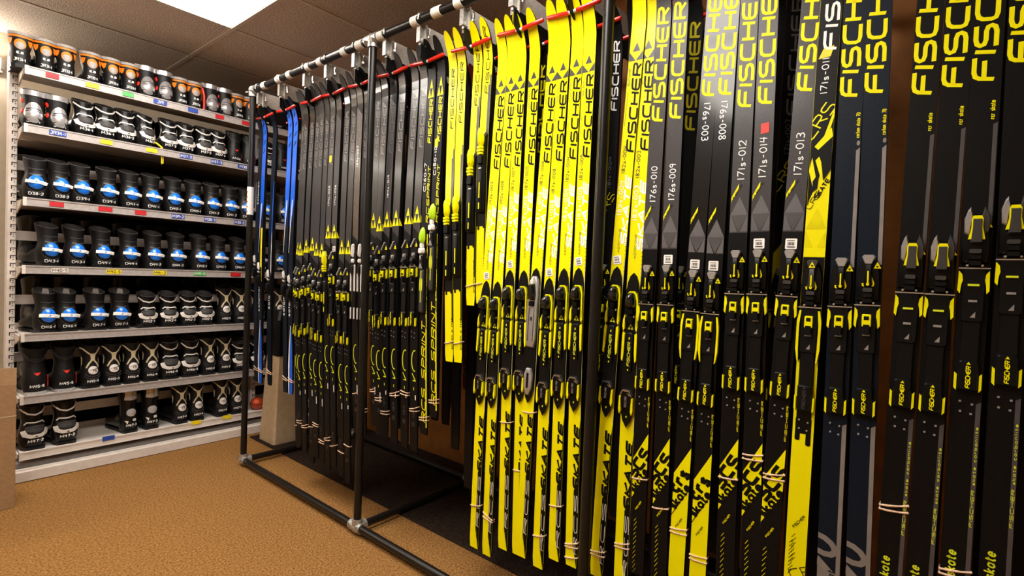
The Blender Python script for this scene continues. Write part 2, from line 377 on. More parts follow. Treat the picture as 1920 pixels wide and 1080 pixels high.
for i, y in enumerate(PLATES):
    yb_ = y + .016
    q = MB()                                   # folded grey channel
    q.box(1.338, RX-.02, y+.002, y+.006, 2.035, 2.112); q.box(1.338, RX-.02, y+.006, y+.030, 2.108, 2.112); q.box(1.338, RX-.02, y+.006, y+.028, 2.035, 2.039)
    q.box(1.334, 1.340, y-.004, y+.034, 2.030, 2.114)
    br = rp(q, 'bracket', 'bracket_grey')
    q = MB(); q.box(1.310, 1.335, y+.004, y+.024, 2.045, 2.105); q.tube([(1.322, y+.014, 2.035), (1.322, y+.014, 2.112)], .006, 8); q.obj('end_clip', 'galv', br)
    q = MB()
    q.tube([(1.332, y+.012, 2.088), (1.326, y+.012, 2.088)], .006, 8); q.tube([(1.332, y+.012, 2.050), (1.326, y+.012, 2.050)], .006, 8)
    q.tube([(1.345, y-.012, 2.098), (1.345, y-.012, 2.075)], .005, 8); q.tube([(1.345, y-.012, 2.072), (1.345, y-.012, 2.064)], .0065, 6)
    q.obj('bolt', 'chrome', br, True)
    q = MB()                                   # u-bolt over the rail
    q.tube([(PX+(PR+.004)*math.cos(a), y-.012, RAILZ+(PR+.004)*math.sin(a)) for a in [math.radians(t) for t in range(-30, 211, 20)]], .0035, 8)
    q.obj('u_bolt', 'chrome', br, True)
    q = MB()                                   # black hanger plate with the chamfered front corner
    pts = [(1.312, 2.034), (RX-.03, 2.034), (RX-.03, 1.955), (1.352, 1.955), (1.330, 1.968), (1.312, 1.985)]
    q.loft([[(p[0], y-.002, p[1]) for p in pts], [(p[0], y+.002, p[1]) for p in pts]])
    hp = rp(q, 'hanger_plate', 'plate_black')
    for r_, px in enumerate(PEGX):
        for sgn in (-1, 1):
            if y < .3 and r_ == 1 and sgn == 1 and i == 13: continue
            q = MB(); ln = .098
            q.tube([(px, y+sgn*.014, PEGZ), (px, y+sgn*(ln-.004), PEGZ+.006), (px, y+sgn*ln, PEGZ+.0062)], [.0075, .0072, .004], 12); pg = q.obj('peg', 'peg_red', hp, True)
            q = MB(); q.tube([(px, y+sgn*.003, PEGZ), (px, y+sgn*.0145, PEGZ)], .0058, 10); q.obj('peg_ring', 'peg_ring', hp, True)
for y in (2.85, 2.684, 2.573, 2.392, 2.285, 2.085, 1.965, 1.815, 1.60, 1.475, 1.36, 1.17, 1.05, .95):
    q = MB(); ln = random.uniform(.034, .05); n_ = 5
    q.tube([(PX, y-ln/2+ln*k/n_, RAILZ) for k in range(n_+1)], [PR+.0015+random.uniform(.0005, .0022) for k in range(n_+1)], 16); rp(q, 'tape_wrap', 'tape_white', smooth=True)

# ------------------------------------------------------------------ binding kits: shared meshes in (u right, v up, d out of the ski)
def kit_poly(mb, poly, d0, d1, taper=1.0, mi=0):
    cx = sum(p[0] for p in poly)/len(poly); cy = sum(p[1] for p in poly)/len(poly)
    f = lambda p, d: (-d, -p[0], p[1])
    top = [(cx+(p[0]-cx)*taper, cy+(p[1]-cy)*taper) for p in poly]
    if taper < 1.0:
        mid = [(cx+(p[0]-cx)*(1+taper*2)/3, cy+(p[1]-cy)*(1+taper*2)/3) for p in poly]
        mb.loft([[f(p, d0) for p in poly], [f(p, d0+(d1-d0)*.55) for p in [((a[0]*.75+b_[0]*.25), (a[1]*.75+b_[1]*.25)) for a, b_ in zip(poly, mid)]], [f(p, d0+(d1-d0)*.9) for p in mid], [f(p, d1) for p in top]], mi=mi)
    else: mb.loft([[f(p, d0) for p in poly], [f(p, d1) for p in top]], mi=mi)
def rect(u0, u1, v0, v1): return [(u0, v0), (u1, v0), (u1, v1), (u0, v1)]
def rrect(u0, u1, v0, v1, r, n=4):
    o = []
    for cx, cy, a in ((u1-r, v0+r, -90), (u1-r, v1-r, 0), (u0+r, v1-r, 90), (u0+r, v0+r, 180)): o += arc(cx, cy, r, r, a, a+90, n)
    return o
def kit_quads(mb, quads, d, u0, v0):
    for qd in quads: mb.add([(-d, -(u0 - p[1]), v0 + p[0]) for p in qd], [tuple(range(len(qd)))])
KIT = {}
def kit(name, parts): KIT[name] = [(n, mb.mesh(n, [m] if isinstance(m, str) else m, sm)) for n, mb, m, sm in parts]
def piece(*polys, **k):
    mb = MB()
    for p, d0, d1, t in polys: kit_poly(mb, p, d0, d1, t)
    return mb
def build_kits():
    # --- kit A: race binding of the yellow skis (v = 0 at the tip of the black arch)
    arch = [(-.0205,-.395),(-.012,-.428),(0,-.447),(.012,-.428),(.0205,-.395),(.0205,-.055),(.017,-.030),(.010,-.010),(0,0),(-.010,-.010),(-.017,-.030),(-.0205,-.055)]
    P = [('binding_plate', piece((arch, 0, .005, 1.0)), 'bind_black', False)]
    P.append(('toe_trim', piece(([(-.015,-.078),(.015,-.078),(.015,-.064),(.008,-.053),(-.008,-.053),(-.015,-.064)], .005, .009, 1.0)), 'yellow_print', False))
    P.append(('toe_cap', piece(([(-.0135,-.098),(-.009,-.102),(.009,-.102),(.0135,-.098),(.0145,-.080),(.010,-.062),(.004,-.0565),(-.004,-.0565),(-.010,-.062),(-.0145,-.080)], .009, .034, .45)), 'bind_gloss', True))
    P.append(('latch', piece((rrect(-.0085,.0085,-.119,-.103,.003), .005, .022, .8), (rrect(-.010,.010,-.147,-.121,.003), .005, .020, .8)), 'bind_black', True))
    P.append(('latch_pin', piece((rrect(-.0135,-.0105,-.128,-.122,.001), .005, .016, 1), (rrect(.0105,.0135,-.128,-.122,.001), .005, .016, 1)), 'chrome', False))
    P.append(('side_guard', piece(([(.0165,-.055),(.021,-.08),(.0225,-.150),(.0185,-.158),(.0165,-.10)], .004, .012, 1.0)), 'yellow_print', False))
    for s in (-1, 1):
        P.append(('side_guard', piece(([(s*.0165,-.118),(s*.0225,-.135),(s*.0235,-.155),(s*.0205,-.168),(s*.0165,-.160)], .005, .012, 1.0), ([(s*.0150,-.176),(s*.0215,-.170),(s*.0230,-.180),(s*.0235,-.250),(s*.0190,-.256),(s*.0165,-.236)], .005, .011, 1.0)), 'yellow_print', False))
    mb = MB()
    for cx, cy in ((0,-.150),(-.0045,-.1585),(.0045,-.1585)): kit_poly(mb, [(cx-.0042,cy-.004),(cx+.0042,cy-.004),(cx,cy+.0042)], .005, .0068, 1)
    P.append(('triangle_logo', mb, 'lime_print', False))
    P.append(('heel_track', piece((rrect(-.0105,.0105,-.285,-.170,.006), .005, .011, .9)), 'bind_black', True))
    mb = MB(); kit_quads(mb, fit_text('FISCHER', .068, .0075, .0017, .15), .0116, .0040, -.268)
    kit_poly(mb, ellipse(0,-.188,.002,.004,8), .0108, .0118, 1); kit_poly(mb, ellipse(0,-.279,.002,.003,8), .0108, .0118, 1)
    P.append(('lettering', mb, 'lime_print', False))
    P.append(('heel_rest', piece(([(-.0165,-.390),(.0165,-.390),(.018,-.365),(.0165,-.350),(.010,-.338),(-.010,-.338),(-.0165,-.350),(-.018,-.365)], .005, .016, .85)), 'bind_black', True))
    P.append(('heel_trim', piece(([(-.018,-.352),(-.0105,-.3365),(.0105,-.3365),(.018,-.352),(.0165,-.3545),(.0095,-.3405),(-.0095,-.3405),(-.0165,-.3545)], .005, .0175, 1.0), ([(.004,-.345),(.014,-.349),(.0125,-.353)], .015, .0178, 1)), 'chrome', False))
    for s in (-1, 1): P.append(('heel_guard', piece(([(s*.0165,-.360),(s*.0215,-.356),(s*.0225,-.395),(s*.0190,-.408),(s*.0150,-.398)], .005, .014, 1.0)), 'yellow_print', False))
    mb = MB(); kit_quads(mb, fit_text('RACE PRO', .030, .006, .0013, .1), .0166, .0035, -.386); P.append(('lettering', mb, 'print_grey', False))
    mb = MB(); kit_poly(mb, ellipse(0, -.416, .0022, .0032, 10), .005, .006, 1); P.append(('screw_dot', mb, 'lime_print', False))
    kit('A', P)
    # --- kit S: silver binding
    P = [('binding_plate', piece((arch, 0, .005, 1.0)), 'bind_black', False),
         ('toe_shell', piece(([(-.020,-.235),(-.014,-.262),(.014,-.262),(.020,-.235),(.021,-.060),(.016,-.038),(.007,-.026),(-.007,-.026),(-.016,-.038),(-.021,-.060)], .005, .014, .94)), 'bind_silver', True),
         ('toe_cap', piece(([(-.011,-.105),(.011,-.105),(.013,-.085),(.008,-.050),(-.008,-.050),(-.013,-.085)], .014, .034, .6)), 'bind_gloss', True),
         ('latch', piece((rrect(-.010,.010,-.125,-.108,.003), .014, .022, .8)), 'bind_black', True),
         ('groove', piece((rect(-.011,-.009,-.24,-.13), .0135, .0150, 1), (rect(.009,.011,-.24,-.13), .0135, .0150, 1), (rect(-.004,.004,-.172,-.160), .0135, .0150, 1)), 'bind_grey', False),
         ('heel_rest', piece(([(-.016,-.395),(-.007,-.420),(.007,-.420),(.016,-.395),(.017,-.350),(.009,-.330),(-.009,-.330),(-.017,-.350)], .005, .013, .9)), 'bind_silver', True),
         ('groove', piece((rect(-.004,.004,-.395,-.345), .0125, .0140, 1)), 'bind_black', False)]
    kit('S', P)
    # --- kit B: lever binding of the dark skis (v = 0 at the top of the lever), C: long wings, D: outlined lever
    for nm in 'BCDWE':
        P = [('binding_plate', piece(([(-.0205,-.100),(.0205,-.100),(.0215,-.060),(.0195,-.030),(.013,-.010),(.006,-.001),(-.006,-.001),(-.013,-.010),(-.0195,-.030),(-.0215,-.060)], 0, .010, .9)), 'bind_black', True)]
        if nm == 'E':
            P.append(('lever_tip', piece(([(-.018,-.030),(.006,.004),(.011,.002),(-.012,-.034)], .009, .016, .9)), 'bind_silver', True))
            P.append(('toe_clip', piece((ellipse(.004,-.062,.0045,.010,10), .009, .022, .6), (ellipse(-.004,-.085,.010,.006,10), .009, .020, .7)), 'bind_silver', True))
        elif nm != 'D':
            P.append(('lever_tip', piece(([(-.006,-.020),(.006,-.020),(.0125,-.004),(.009,.001),(-.009,.001),(-.0125,-.004)], .009, .018, .85)), 'bind_silver' if nm != 'W' else 'bind_grey', True))
            P.append(('toe_lever', piece(([(-.0085,-.066),(.0085,-.066),(.0060,-.040),(.0055,-.017),(-.0055,-.017),(-.0060,-.040)], .009, .019, .8)), 'bind_black' if nm != 'W' else 'bind_grey', True))
            P.append(('lever_inlay', piece((rrect(-.0014,.0014,-.062,-.034,.0013), .018, .0205, 1), (ellipse(0,-.0625,.003,.0036,10), .018, .0205, 1)), 'yellow_print', False))
            for s in (-1, 1): P.append(('lever_flare', piece(([(s*.0064,-.046) if s > 0 else (s*.0070,-.060),(s*.0115,-.061),(s*.0105,-.0665),(s*.0070,-.068)], .009, .0145, 1)), 'yellow_print', False))
        else:
            for s in (-1, 1): P.append(('lever_horn', piece(([(s*.0065,-.005),(s*.010,.012),(s*.014,.006),(s*.0190,-.012),(s*.018,-.040),(s*.011,-.045)], .009, .017, .75)), 'bind_silver' if s < 0 else 'bind_grey', True))
            P.append(('lever_inlay', piece(([(-.0125,-.052),(.0125,-.052),(.0085,-.030),(.0085,-.012),(.006,-.006),(-.006,-.006),(-.0085,-.012),(-.0085,-.030)], .009, .018, 1)), 'yellow_print', False))
            P.append(('toe_lever', piece(([(-.0090,-.060),(.0090,-.060),(.0068,-.030),(.0068,-.011),(-.0068,-.011),(-.0068,-.030)], .009, .0205, .9)), 'bind_grey', True))
        tx = .0155 if nm != 'W' else 0; tv = -.022 if nm != 'W' else -.010
        P.append(('triangle_logo', piece(([(tx-.0068,tv-.007),(tx+.0068,tv-.007),(tx,tv+.007)], .0095, .0185 if nm == 'W' else .0125, 1)), 'yellow_print', False))
        P.append(('triangle_mark', piece(([(tx-.0028,tv-.0012),(tx+.0028,tv-.0012),(tx,tv-.0055)], .012, .0192 if nm == 'W' else .0130, 1)), 'print_black', False))
        for k in range(3): P.append(('bellows_rib', piece((rrect(-.0095,.0095,-.080-k*.0115,-.0705-k*.0115,.003), .006, .021, .85)), 'bind_grey' if k == 0 else 'bind_black', True))
        P.append(('toe_bar', piece((rect(-.0235,.0235,-.1095,-.1070), .010, .0125, 1), (ellipse(-.011,-.103,.003,.003,8), .010, .016, .7), (ellipse(.011,-.103,.003,.003,8), .010, .016, .7)), 'chrome', False))
        P.append(('binding_body', piece((rrect(-.0165,.0165,-.215,-.104,.006), .002, .012, .94), (rrect(-.0135,.0135,-.295,-.210,.004), .002, .009, .94)), 'bind_black', True))
        for s in (-1, 1):
            if nm == 'E':
                P.append(('side_wing', piece(([(s*.0175,-.116),(s*.0205,-.112),(s*.0205,-.148),(s*.0182,-.151)], .003, .011, 1)), 'yellow_print', False))
            elif nm == 'B' or nm == 'D':
                P.append(('side_wing', piece(([(s*.0160,-.132),(s*.0175,-.120),(s*.0225,-.113),(s*.0235,-.152),(s*.0195,-.158),(s*.0180,-.140)], .003, .011, 1)), 'yellow_print', False))
            else:
                P.append(('side_wing', piece(([(s*.0165,-.115),(s*.0205,-.116),(s*.0245,-.140),(s*.0245,-.205),(s*.0205,-.232),(s*.0175,-.236),(s*.0190,-.205),(s*.0195,-.150)], .003, .012, 1)), 'yellow_print', False))
        if nm != 'D':
            P.append(('release_button', piece((rrect(-.0085 if nm != 'E' else -.0042,.0085 if nm != 'E' else .0042,-.155 if nm != 'E' else -.145,-.128 if nm != 'E' else -.118,.002), .012, .020, .92)), 'yellow_print', True))
            P.append(('button_notch', piece((rect(-.0045,.0045,-.140,-.132), .0195, .0206, 1), (rect(-.0055,.0055,-.172,-.150), .012, .0215, 1)), 'bind_black', False))
        else:
            P.append(('release_button', piece((rect(-.0085,.0085,-.143,-.139), .012, .0150, 1)), 'lime_print', False))
        P.append(('metal_clip', piece((rect(-.0065,.0065,-.1745,-.1700), .011, .0135, 1), ([(-.003,-.205),(.005,-.205),(.005,-.193)], .011, .0132, 1)), 'bind_silver', False))
        P.append(('heel_rest', piece((rrect(-.0155,.0155,-.350,-.288,.005), .002, .013, .88)), 'bind_black', True))
        for s in (-1, 1): P.append(('heel_guard', piece(([(s*(.0165 if nm != 'E' else .0178),-.318),(s*.0205,-.314),(s*.0205,-.345),(s*(.0165 if nm != 'E' else .0178),-.350)], .002, .0105, 1)), 'yellow_print', False))
        mb = MB(); kit_quads(mb, fit_text('FISCHER', .042, .0062, .0016, .15), .0137, .0030, -.343)
        kit_poly(mb, [(-.0035,-.297),(.0030,-.297),(0,-.2915)], .0128, .0138, 1)
        P.append(('lettering', mb, 'yellow_print' if nm != 'W' else 'bind_grey', False))
        mb = MB()
        for uu, vv in ((-.009,-.372),(.009,-.376),(-.008,-.392),(.008,-.395)): kit_poly(mb, ellipse(uu, vv, .0022, .0022, 8), .0, .0014, 1)
        P.append(('screw', mb, 'bind_silver', False))
        kit(nm, P)
    # --- kit J: junior binding with a bright lever (yellow), L: lime lever, V: white clip
    P = [('binding_plate', piece((rrect(-.0195,.0195,-.300,-.012,.010), 0, .009, .93)), 'bind_black', True),
         ('toe_lever', piece(([(-.008,-.062),(.008,-.062),(.0135,-.040),(.0105,-.010),(.004,.006),(-.006,.006),(-.011,-.012),(-.009,-.035)], .008, .026, .55)), 'yellow', True),
         ('bellows_rib', piece((rrect(-.0105,.0105,-.072,-.062,.003), .008, .024, .8), (rrect(-.0115,.0115,-.083,-.073,.003), .008, .024, .8), (rrect(-.0105,.0105,-.093,-.084,.003), .008, .022, .8)), 'yellow', True),
         ('bellows', piece((rrect(-.012,.012,-.125,-.095,.003), .008, .020, .85)), 'bind_black', True),
         ('heel_track', piece((rrect(-.011,.011,-.290,-.135,.004), .008, .013, .92)), 'bind_black', True),
         ('metal_clip', piece((rect(-.006,.006,-.142,-.137), .012, .0145, 1), ([(.010,-.010),(.019,-.014),(.016,-.022),(.009,-.018)], .009, .013, 1)), 'chrome', False),
         ('track_stripe', piece((rect(-.0022,.0022,-.245,-.190), .0125, .0140, 1), (rect(-.0022,.0022,-.285,-.262), .0125, .0140, 1)), 'yellow_print', False)]
    kit('J', P)
    P = [('binding_plate', piece((rrect(-.0195,.0195,-.330,-.075,.010), 0, .008, .93)), 'bind_black', True),
         ('toe_lever', piece(([(-.008,-.052),(.010,-.052),(.0165,-.034),(.014,.0),(.006,.012),(.0,.008),(-.011,-.016),(-.0135,-.034)], .010, .024, .6)), 'lime_plastic', True),
         ('lever_neck', piece((rrect(-.008,.008,-.068,-.050,.002), .008, .018, .9), (rrect(-.0125,.0125,-.094,-.068,.008), .008, .024, .7)), 'boot_white', True),
         ('toe_tube', piece((rrect(-.009,.009,-.150,-.094,.005), .006, .018, .8)), 'bind_gloss', True),
         ('triangle_logo', piece(([(-.009,-.150),(.009,-.150),(0,-.128)], .015, .0195, 1)), 'bind_silver', False),
         ('triangle_mark', piece(([(-.003,-.143),(.003,-.143),(0,-.149)], .019, .0202, 1)), 'bind_black', False),
         ('heel_track', piece((rrect(-.010,.010,-.325,-.155,.006), .008, .013, .9)), 'bind_grey', True),
         ('track_stripe', piece((ellipse(-.006,-.215,.0022,.026,10), .011, .0142, 1), (ellipse(.006,-.215,.0022,.026,10), .011, .0142, 1), (rect(-.0016,.0016,-.285,-.16), .0125, .0140, 1)), 'lime_print', False)]
    kit('L', P)
    P = [('binding_plate', piece((rrect(-.0195,.0195,-.330,-.02,.010), 0, .008, .93)), 'bind_black', True),
         ('toe_lever', piece(([(-.006,-.050),(.002,-.050),(.007,-.018),(.006,.006),(.001,.010),(-.002,.0)], .008, .020, .7)), 'boot_white', True),
         ('toe_cap', piece((rrect(-.009,.007,-.078,-.058,.006), .008, .018, .6)), 'boot_white', True),
         ('latch', piece((rrect(-.012,.012,-.125,-.088,.004), .008, .020, .8)), 'bind_black', True),
         ('side_rail', piece((rrect(-.017,-.0125,-.205,-.10,.002), .008, .013, 1), (rrect(.0105,.0165,-.205,-.085,.002), .008, .013, 1), (rrect(-.016,-.012,-.330,-.278,.0018), .008, .012, 1), (rrect(.010,.0145,-.330,-.278,.002), .008, .012, 1)), 'boot_white', False)]
    kit('V', P)
    P = [('binding_plate', piece((rrect(-.019,.019,-.135,-.02,.010), 0, .008, .93)), 'bind_black', True),
         ('toe_lever', piece(([(-.003,-.034),(.005,-.038),(.008,-.022),(.004,-.006),(.001,.006),(-.004,.002)], .008, .018, .7)), 'boot_white', True),
         ('toe_clip', piece((ellipse(.009,-.052,.004,.005,10), .008, .018, .7), (ellipse(-.006,-.048,.004,.005,10), .008, .014, .7)), 'bind_silver', True),
         ('latch', piece((rrect(-.012,.012,-.120,-.070,.004), .008, .020, .8)), 'bind_black', True)]
    kit('Z', P)
build_kits()

# ------------------------------------------------------------------ skis
TIPZ = 2.03; XS = 1.376; HW = .0218
class Ski:
    """a ski hanging by its curled tip; local frame: x out of the wall is -x, y = -u, z = v"""
    def __init__(s, label, Y115, tilt, tail, zb, top, side, group, x=XS, bow=.010, tipz=TIPZ, cat='ski', name='cross_country_ski', hw=HW, lean=0.0):
        s.L = tipz - tail; s.bow = bow; s.zb = zb - tail; s.tail = tail; s.hw = hw
        s.root = thing(name, label, cat, (x, Y115 + tilt*(tail-1.15), tail), group)
        s.root.rotation_euler = (-math.atan(tilt) , lean, 0)
        vs = [0, .012, .03] + [.03 + (s.L-.20)*k/24 for k in range(1, 25)] + [s.L-.162+.009*k for k in range(0, 18)] + [s.L-.004, s.L-.002]
        vs = sorted(set(round(v, 4) for v in vs if v < s.L-.0005)) + [s.L]
        mb = MB(); rings = []
        for v in vs:
            h = s.w(v); f = s.front(v); bk = f - s.th(v)
            rings.append([(-f, h, v), (-f, -h, v), (-bk, -h, v), (-bk, h, v)])
        n = 4; V = [p for r in rings for p in r]; F = []; Mi = []
        for a in range(len(rings)-1):
            for i, mi in ((0, 0), (1, 1), (2, 2), (3, 1)):
                j = (i+1) % 4; F.append((a*4+j, a*4+i, (a+1)*4+i, (a+1)*4+j)); Mi.append(mi)
        F.append((0, 1, 2, 3)); Mi.append(1); F.append(tuple(len(V)-4+k for k in (3, 2, 1, 0))); Mi.append(1)
        me = bpy.data.meshes.new('ski_body'); me.from_pydata(V, [], F)
        for m in (top, side, 'base_black'): me.materials.append(MATS[m])
        me.polygons.foreach_set('material_index', Mi)
        me.polygons.foreach_set('use_smooth', [m == 0 for m in Mi]); me.update()
        try: me.set_sharp_from_angle(angle=math.radians(38))
        except Exception: pass
        s.body = link('ski_body', me, s.root)
        s.layer = 0
    def w(s, v):
        t = s.L - v; k = s.hw
        if v < .03: k *= .86 + .14*(v/.03)
        if t < .13: k *= .82 + .18*(t/.13)
        if t < .05: k *= math.sqrt(max(0.03, 1 - (1 - t/.05)**2.2))
        return k
    def th(s, v):
        c = 1 - abs(v/s.L - .48)/.5; return .006 + .014*max(0, c)
    def front(s, v):
        c = s.bow*math.sin(math.pi*v/s.L); t = v - (s.L - .15)
        if t > 0: c += .052*(t/.15)**2
        return c + s.th(v)*.5
    def pt(s, u, v, off): return (-(s.front(v)+off), -u, v)
    def decal(s, name, polys, m, layer=1, full=False, lab=None):
        mb = MB(); off = .00045*layer; st = .035
        for pl in polys:
            if not full:
                pl = clip(clip(pl, 0, s.hw-.0004, True), 0, -s.hw+.0004, False)
                pl = clip(clip(pl, 1, s.L-.001, True), 1, .0, False)
            if len(pl) < 3: continue
            v0 = min(p[1] for p in pl); v1 = max(p[1] for p in pl); k0 = math.floor(v0/st); k1 = math.ceil(v1/st)
            for k in range(k0, max(k1, k0+1)):
                q = clip(clip(pl, 1, k*st, False), 1, (k+1)*st, True)
                if len(q) >= 3 and max(p[1] for p in q)-min(p[1] for p in q) > 1e-6: mb.add([s.pt(p[0]*min(1, s.w(p[1])/s.hw), p[1], off) for p in q], [tuple(range(len(q)))])
        if not mb.f: return None
        o = mb.obj(name, m, s.body)
        if lab: o['label'] = lab
        return o
    # text running up the ski: baseline at u0 (right), start at z
    def text(s, name, t, z, length, h, th, u0, m, shear=0.2, layer=1, jit=0.0, down=False):
        q = fit_text(t, length, h, th, shear, .30, jit); v0 = z - s.tail
        if down: P = [[(u0 + p[1], v0 - p[0]) for p in a] for a in q]
        else: P = [[(u0 - p[1], v0 + p[0]) for p in a] for a in q]
        return s.decal(name, P, m, layer)
    def diag(s, name, t, u, z, ang, h, th, m, wide=1.0, gap=.22, layer=2):
        q, ln = text2d(t, h, th, wide, gap); a = math.radians(ang); v0 = z - s.tail
        P = [[(u + p[0]*math.cos(a) - p[1]*math.sin(a), v0 + p[0]*math.sin(a) + p[1]*math.cos(a)) for p in k] for k in q]
        return s.decal(name, P, m, layer)
    def zpoly(s, name, polys, m, layer=1): return s.decal(name, [[(p[0], p[1]-s.tail) for p in q] for q in polys], m, layer)
    def side_poly(s, name, polys, m):          # on the side face towards the viewer: (0 front .. 1 back, z)
        mb = MB()
        for q in polys:
            mb.add([(-(s.front(p[1]-s.tail)-p[0]*s.th(p[1]-s.tail)), -(s.w(p[1]-s.tail)+.0004), p[1]-s.tail) for p in q], [tuple(range(len(q)))])
        return mb.obj(name, m, s.body)
    def kit(s, k, dv=0.0):
        v = s.zb + dv; first = None
        for n, me in KIT[k]:
            o = link(n, me, first or s.root, (0, 0, 0))
            if first is None: first = o; o.location = (-(s.front(v-.16)), 0, v)
        return first
    def sticker(s, z, u=0.0, ang=4):
        w_, h_ = .0125, .0125; c = (u, z - s.tail)
        base = s.decal('barcode_sticker', rot([rrect(u-w_, u+w_, c[1]-h_, c[1]+h_, .0025)], ang, c), 'sticker', 3)
        bars = [rect(u-.0075+k*.0022, u-.0075+k*.0022+(.0014 if k % 3 else .0009), c[1]-.0035, c[1]+.004) for k in range(7)]
        bars += [rect(u-.0085, u+.0085, c[1]-.0085, c[1]-.0062), rect(u-.009, u+.007, c[1]+.0068, c[1]+.0084)]
        mb = MB()
        for p in rot(bars, ang, c): mb.add([s.pt(a[0], a[1], .0018) for a in p], [(0, 1, 2, 3)])
        mb.obj('barcode', 'print_char', base)
    def band(s, z, slope=.15, turns=1):
        for t in range(turns):
            v = z - s.tail - t*.012; h = s.w(v)+.0012; f = s.front(v)+.0018; bk = s.front(v)-s.th(v)-.0015
            sl = slope*(1 if t == 0 else .45); a = MB(); r = .0020
            pts = [(h, -f, v+sl*h), (h*.4, -f-.0006, v+sl*h*.5-.001), (-h*.4, -f-.0004, v-sl*h*.3-.001), (-h, -f, v-sl*h), (-h, -bk, v-sl*h), (h, -bk, v+sl*h), (h, -f, v+sl*h)]
            a.tube([(p[1], p[0], p[2]) for p in pts], [r, r*1.25, r*.9, r*1.2, r, r, r], 6)
            a.obj('rubber_band', 'rubber_band', s.root, True)
def tri_logo(s, zt, zbm, m, hw, m_in=None, layer=1):
    """pyramid of three triangles, point up"""
    zm = (zt+zbm)/2
    P = [[(-hw*.5, zm), (hw*.5, zm), (0, zt)], [(-hw, zbm), (0, zbm), (-hw*.5, zm)], [(0, zbm), (hw, zbm), (hw*.5, zm)]]
    s.zpoly('triangle_logo', P, m, layer)
    if m_in: s.zpoly('triangle_mark', [[(-hw*.5, zm), (0, zbm), (hw*.5, zm)]], m_in, layer)
def small_lines(s, z0, z1, m, u0=-.012, ang=50, n=12, wd=.017):
    P = []
    for k in range(n):
        z = z0 + (z1-z0)*k/(n-1); a = math.radians(ang); ln = wd*(1.0 if k % 3 else .75)
        P.append([(u0, z), (u0+ln*math.cos(a), z+ln*math.sin(a)), (u0+ln*math.cos(a)-.0005, z+ln*math.sin(a)+.0013), (u0-.0005, z+.0013)])
    s.zpoly('fine_print', P, m, 1)

GY = 'bright yellow skate skis hanging in the middle bay'
def ski_yellow(lab, Y, tilt, tail, zb, num, kitn='A', stick=None, band=None, hide=False, dx=0.0):
    s = Ski(lab, Y, tilt, tail, zb, 'yellow', 'side_black', GY, x=XS+dx)
    tri = Ski.zpoly
    zt, zq = 1.840, 1.788; hw = .0212
    zm = (zt+zq)/2
    s.zpoly('triangle_logo', [[(-hw*.55, zm), (hw*.55, zm), (0, zt)], [(-hw, zq), (-hw*.02, zq), (-hw, zm)], [(hw*.02, zq), (hw, zq), (hw, zm)]], 'print_char')
    s.text('lettering', 'FISCHER', 1.525, .25, .0225, .0058, .0190, 'print_black', .22)
    s.text('lettering', 'SKWE', 1.715, .05, .006, .0012, -.012, 'print_char', .4)
    s.zpoly('outline_stripe', [[(-.0175, 1.60), (-.0165, 1.60), (-.0145, 1.70), (-.0155, 1.70)]], 'print_char')
    s.text('marker_number', num, zb+.272, .078, .0105, .0016, -.003, 'marker_ink', .05, 2, .06)
    s.text('marker_number', num, zb+.150, .100, .0125, .0019, -.003, 'marker_white', .05, 2, .06)
    s.text('lettering', 'SKATE', zb+.062, .195, .0165, .0052, .0195, 'print_white', .55)
    s.text('fine_print', 'AERCONE', zb+.040, .070, .006, .0009, .001, 'print_char', .2)
    # speckled right edge down to the plate
    s.zpoly('edge_pattern', [[(.0190 if k % 2 else .0200, zb-.02+k*.006), (.0217, zb-.02+k*.006), (.0217, zb-.017+k*.006), (.0190 if k % 2 else .0200, zb-.017+k*.006)] for k in range(18)], 'print_black')
    s.zpoly('edge_stripe', [[(.0203, zb-.46), (.0216, zb-.46), (.0216, zb+.03), (.0203, zb+.01)]], 'side_white', 2)
    s.zpoly('edge_stripe', [[(.0175, tail+.02), (.0216, tail+.0), (.0216, zb-.46), (.0185, zb-.50)]], 'print_black', 1)
    # black right panel with the lower lettering
    s.zpoly('black_panel', [[(.0035, tail+.07), (.0216, tail+.0), (.0216, zb-.66), (.0035, zb-.695)]], 'print_black')
    s.text('lettering', 'SKATE', zb-.692, .195, .0170, .0074, .0190, 'print_black', .55)
    s.zpoly('panel_tip', [[(.0150, zb-.665), (.0216, zb-.665), (.0216, zb-.50)]], 'print_black')
    s.text('lettering', 'RCS', zb-.895, .185, .0115, .0015, .0190, 'print_white', .25, 3)
    s.text('fine_print', '-------- - ------', zb-.72, .22, .004, .0006, -.0165, 'print_dyellow', 0)
    s.zpoly('tail_pattern', [[(.0066+c*.0026-(r % 2)*.0013, tail+.002+r*.0042), (.0079+c*.0026-(r % 2)*.0013, tail+.002+r*.0042), (.0079+c*.0026-(r % 2)*.0013, tail+.0038+r*.0042), (.0066+c*.0026-(r % 2)*.0013, tail+.0038+r*.0042)] for r in range(18) for c in range(max(0, 4-r//5))], 'yellow_print', 2)
    s.kit(kitn)
    if stick: s.sticker(zb+stick, -.003, 10)
    for bz in (band or []): s.band(*bz)
    return s
NTH = ['first', 'second', 'third', 'fourth', 'fifth', 'sixth', 'seventh', 'eighth', 'ninth', 'tenth', 'eleventh', 'twelfth', 'thirteenth', 'fourteenth']
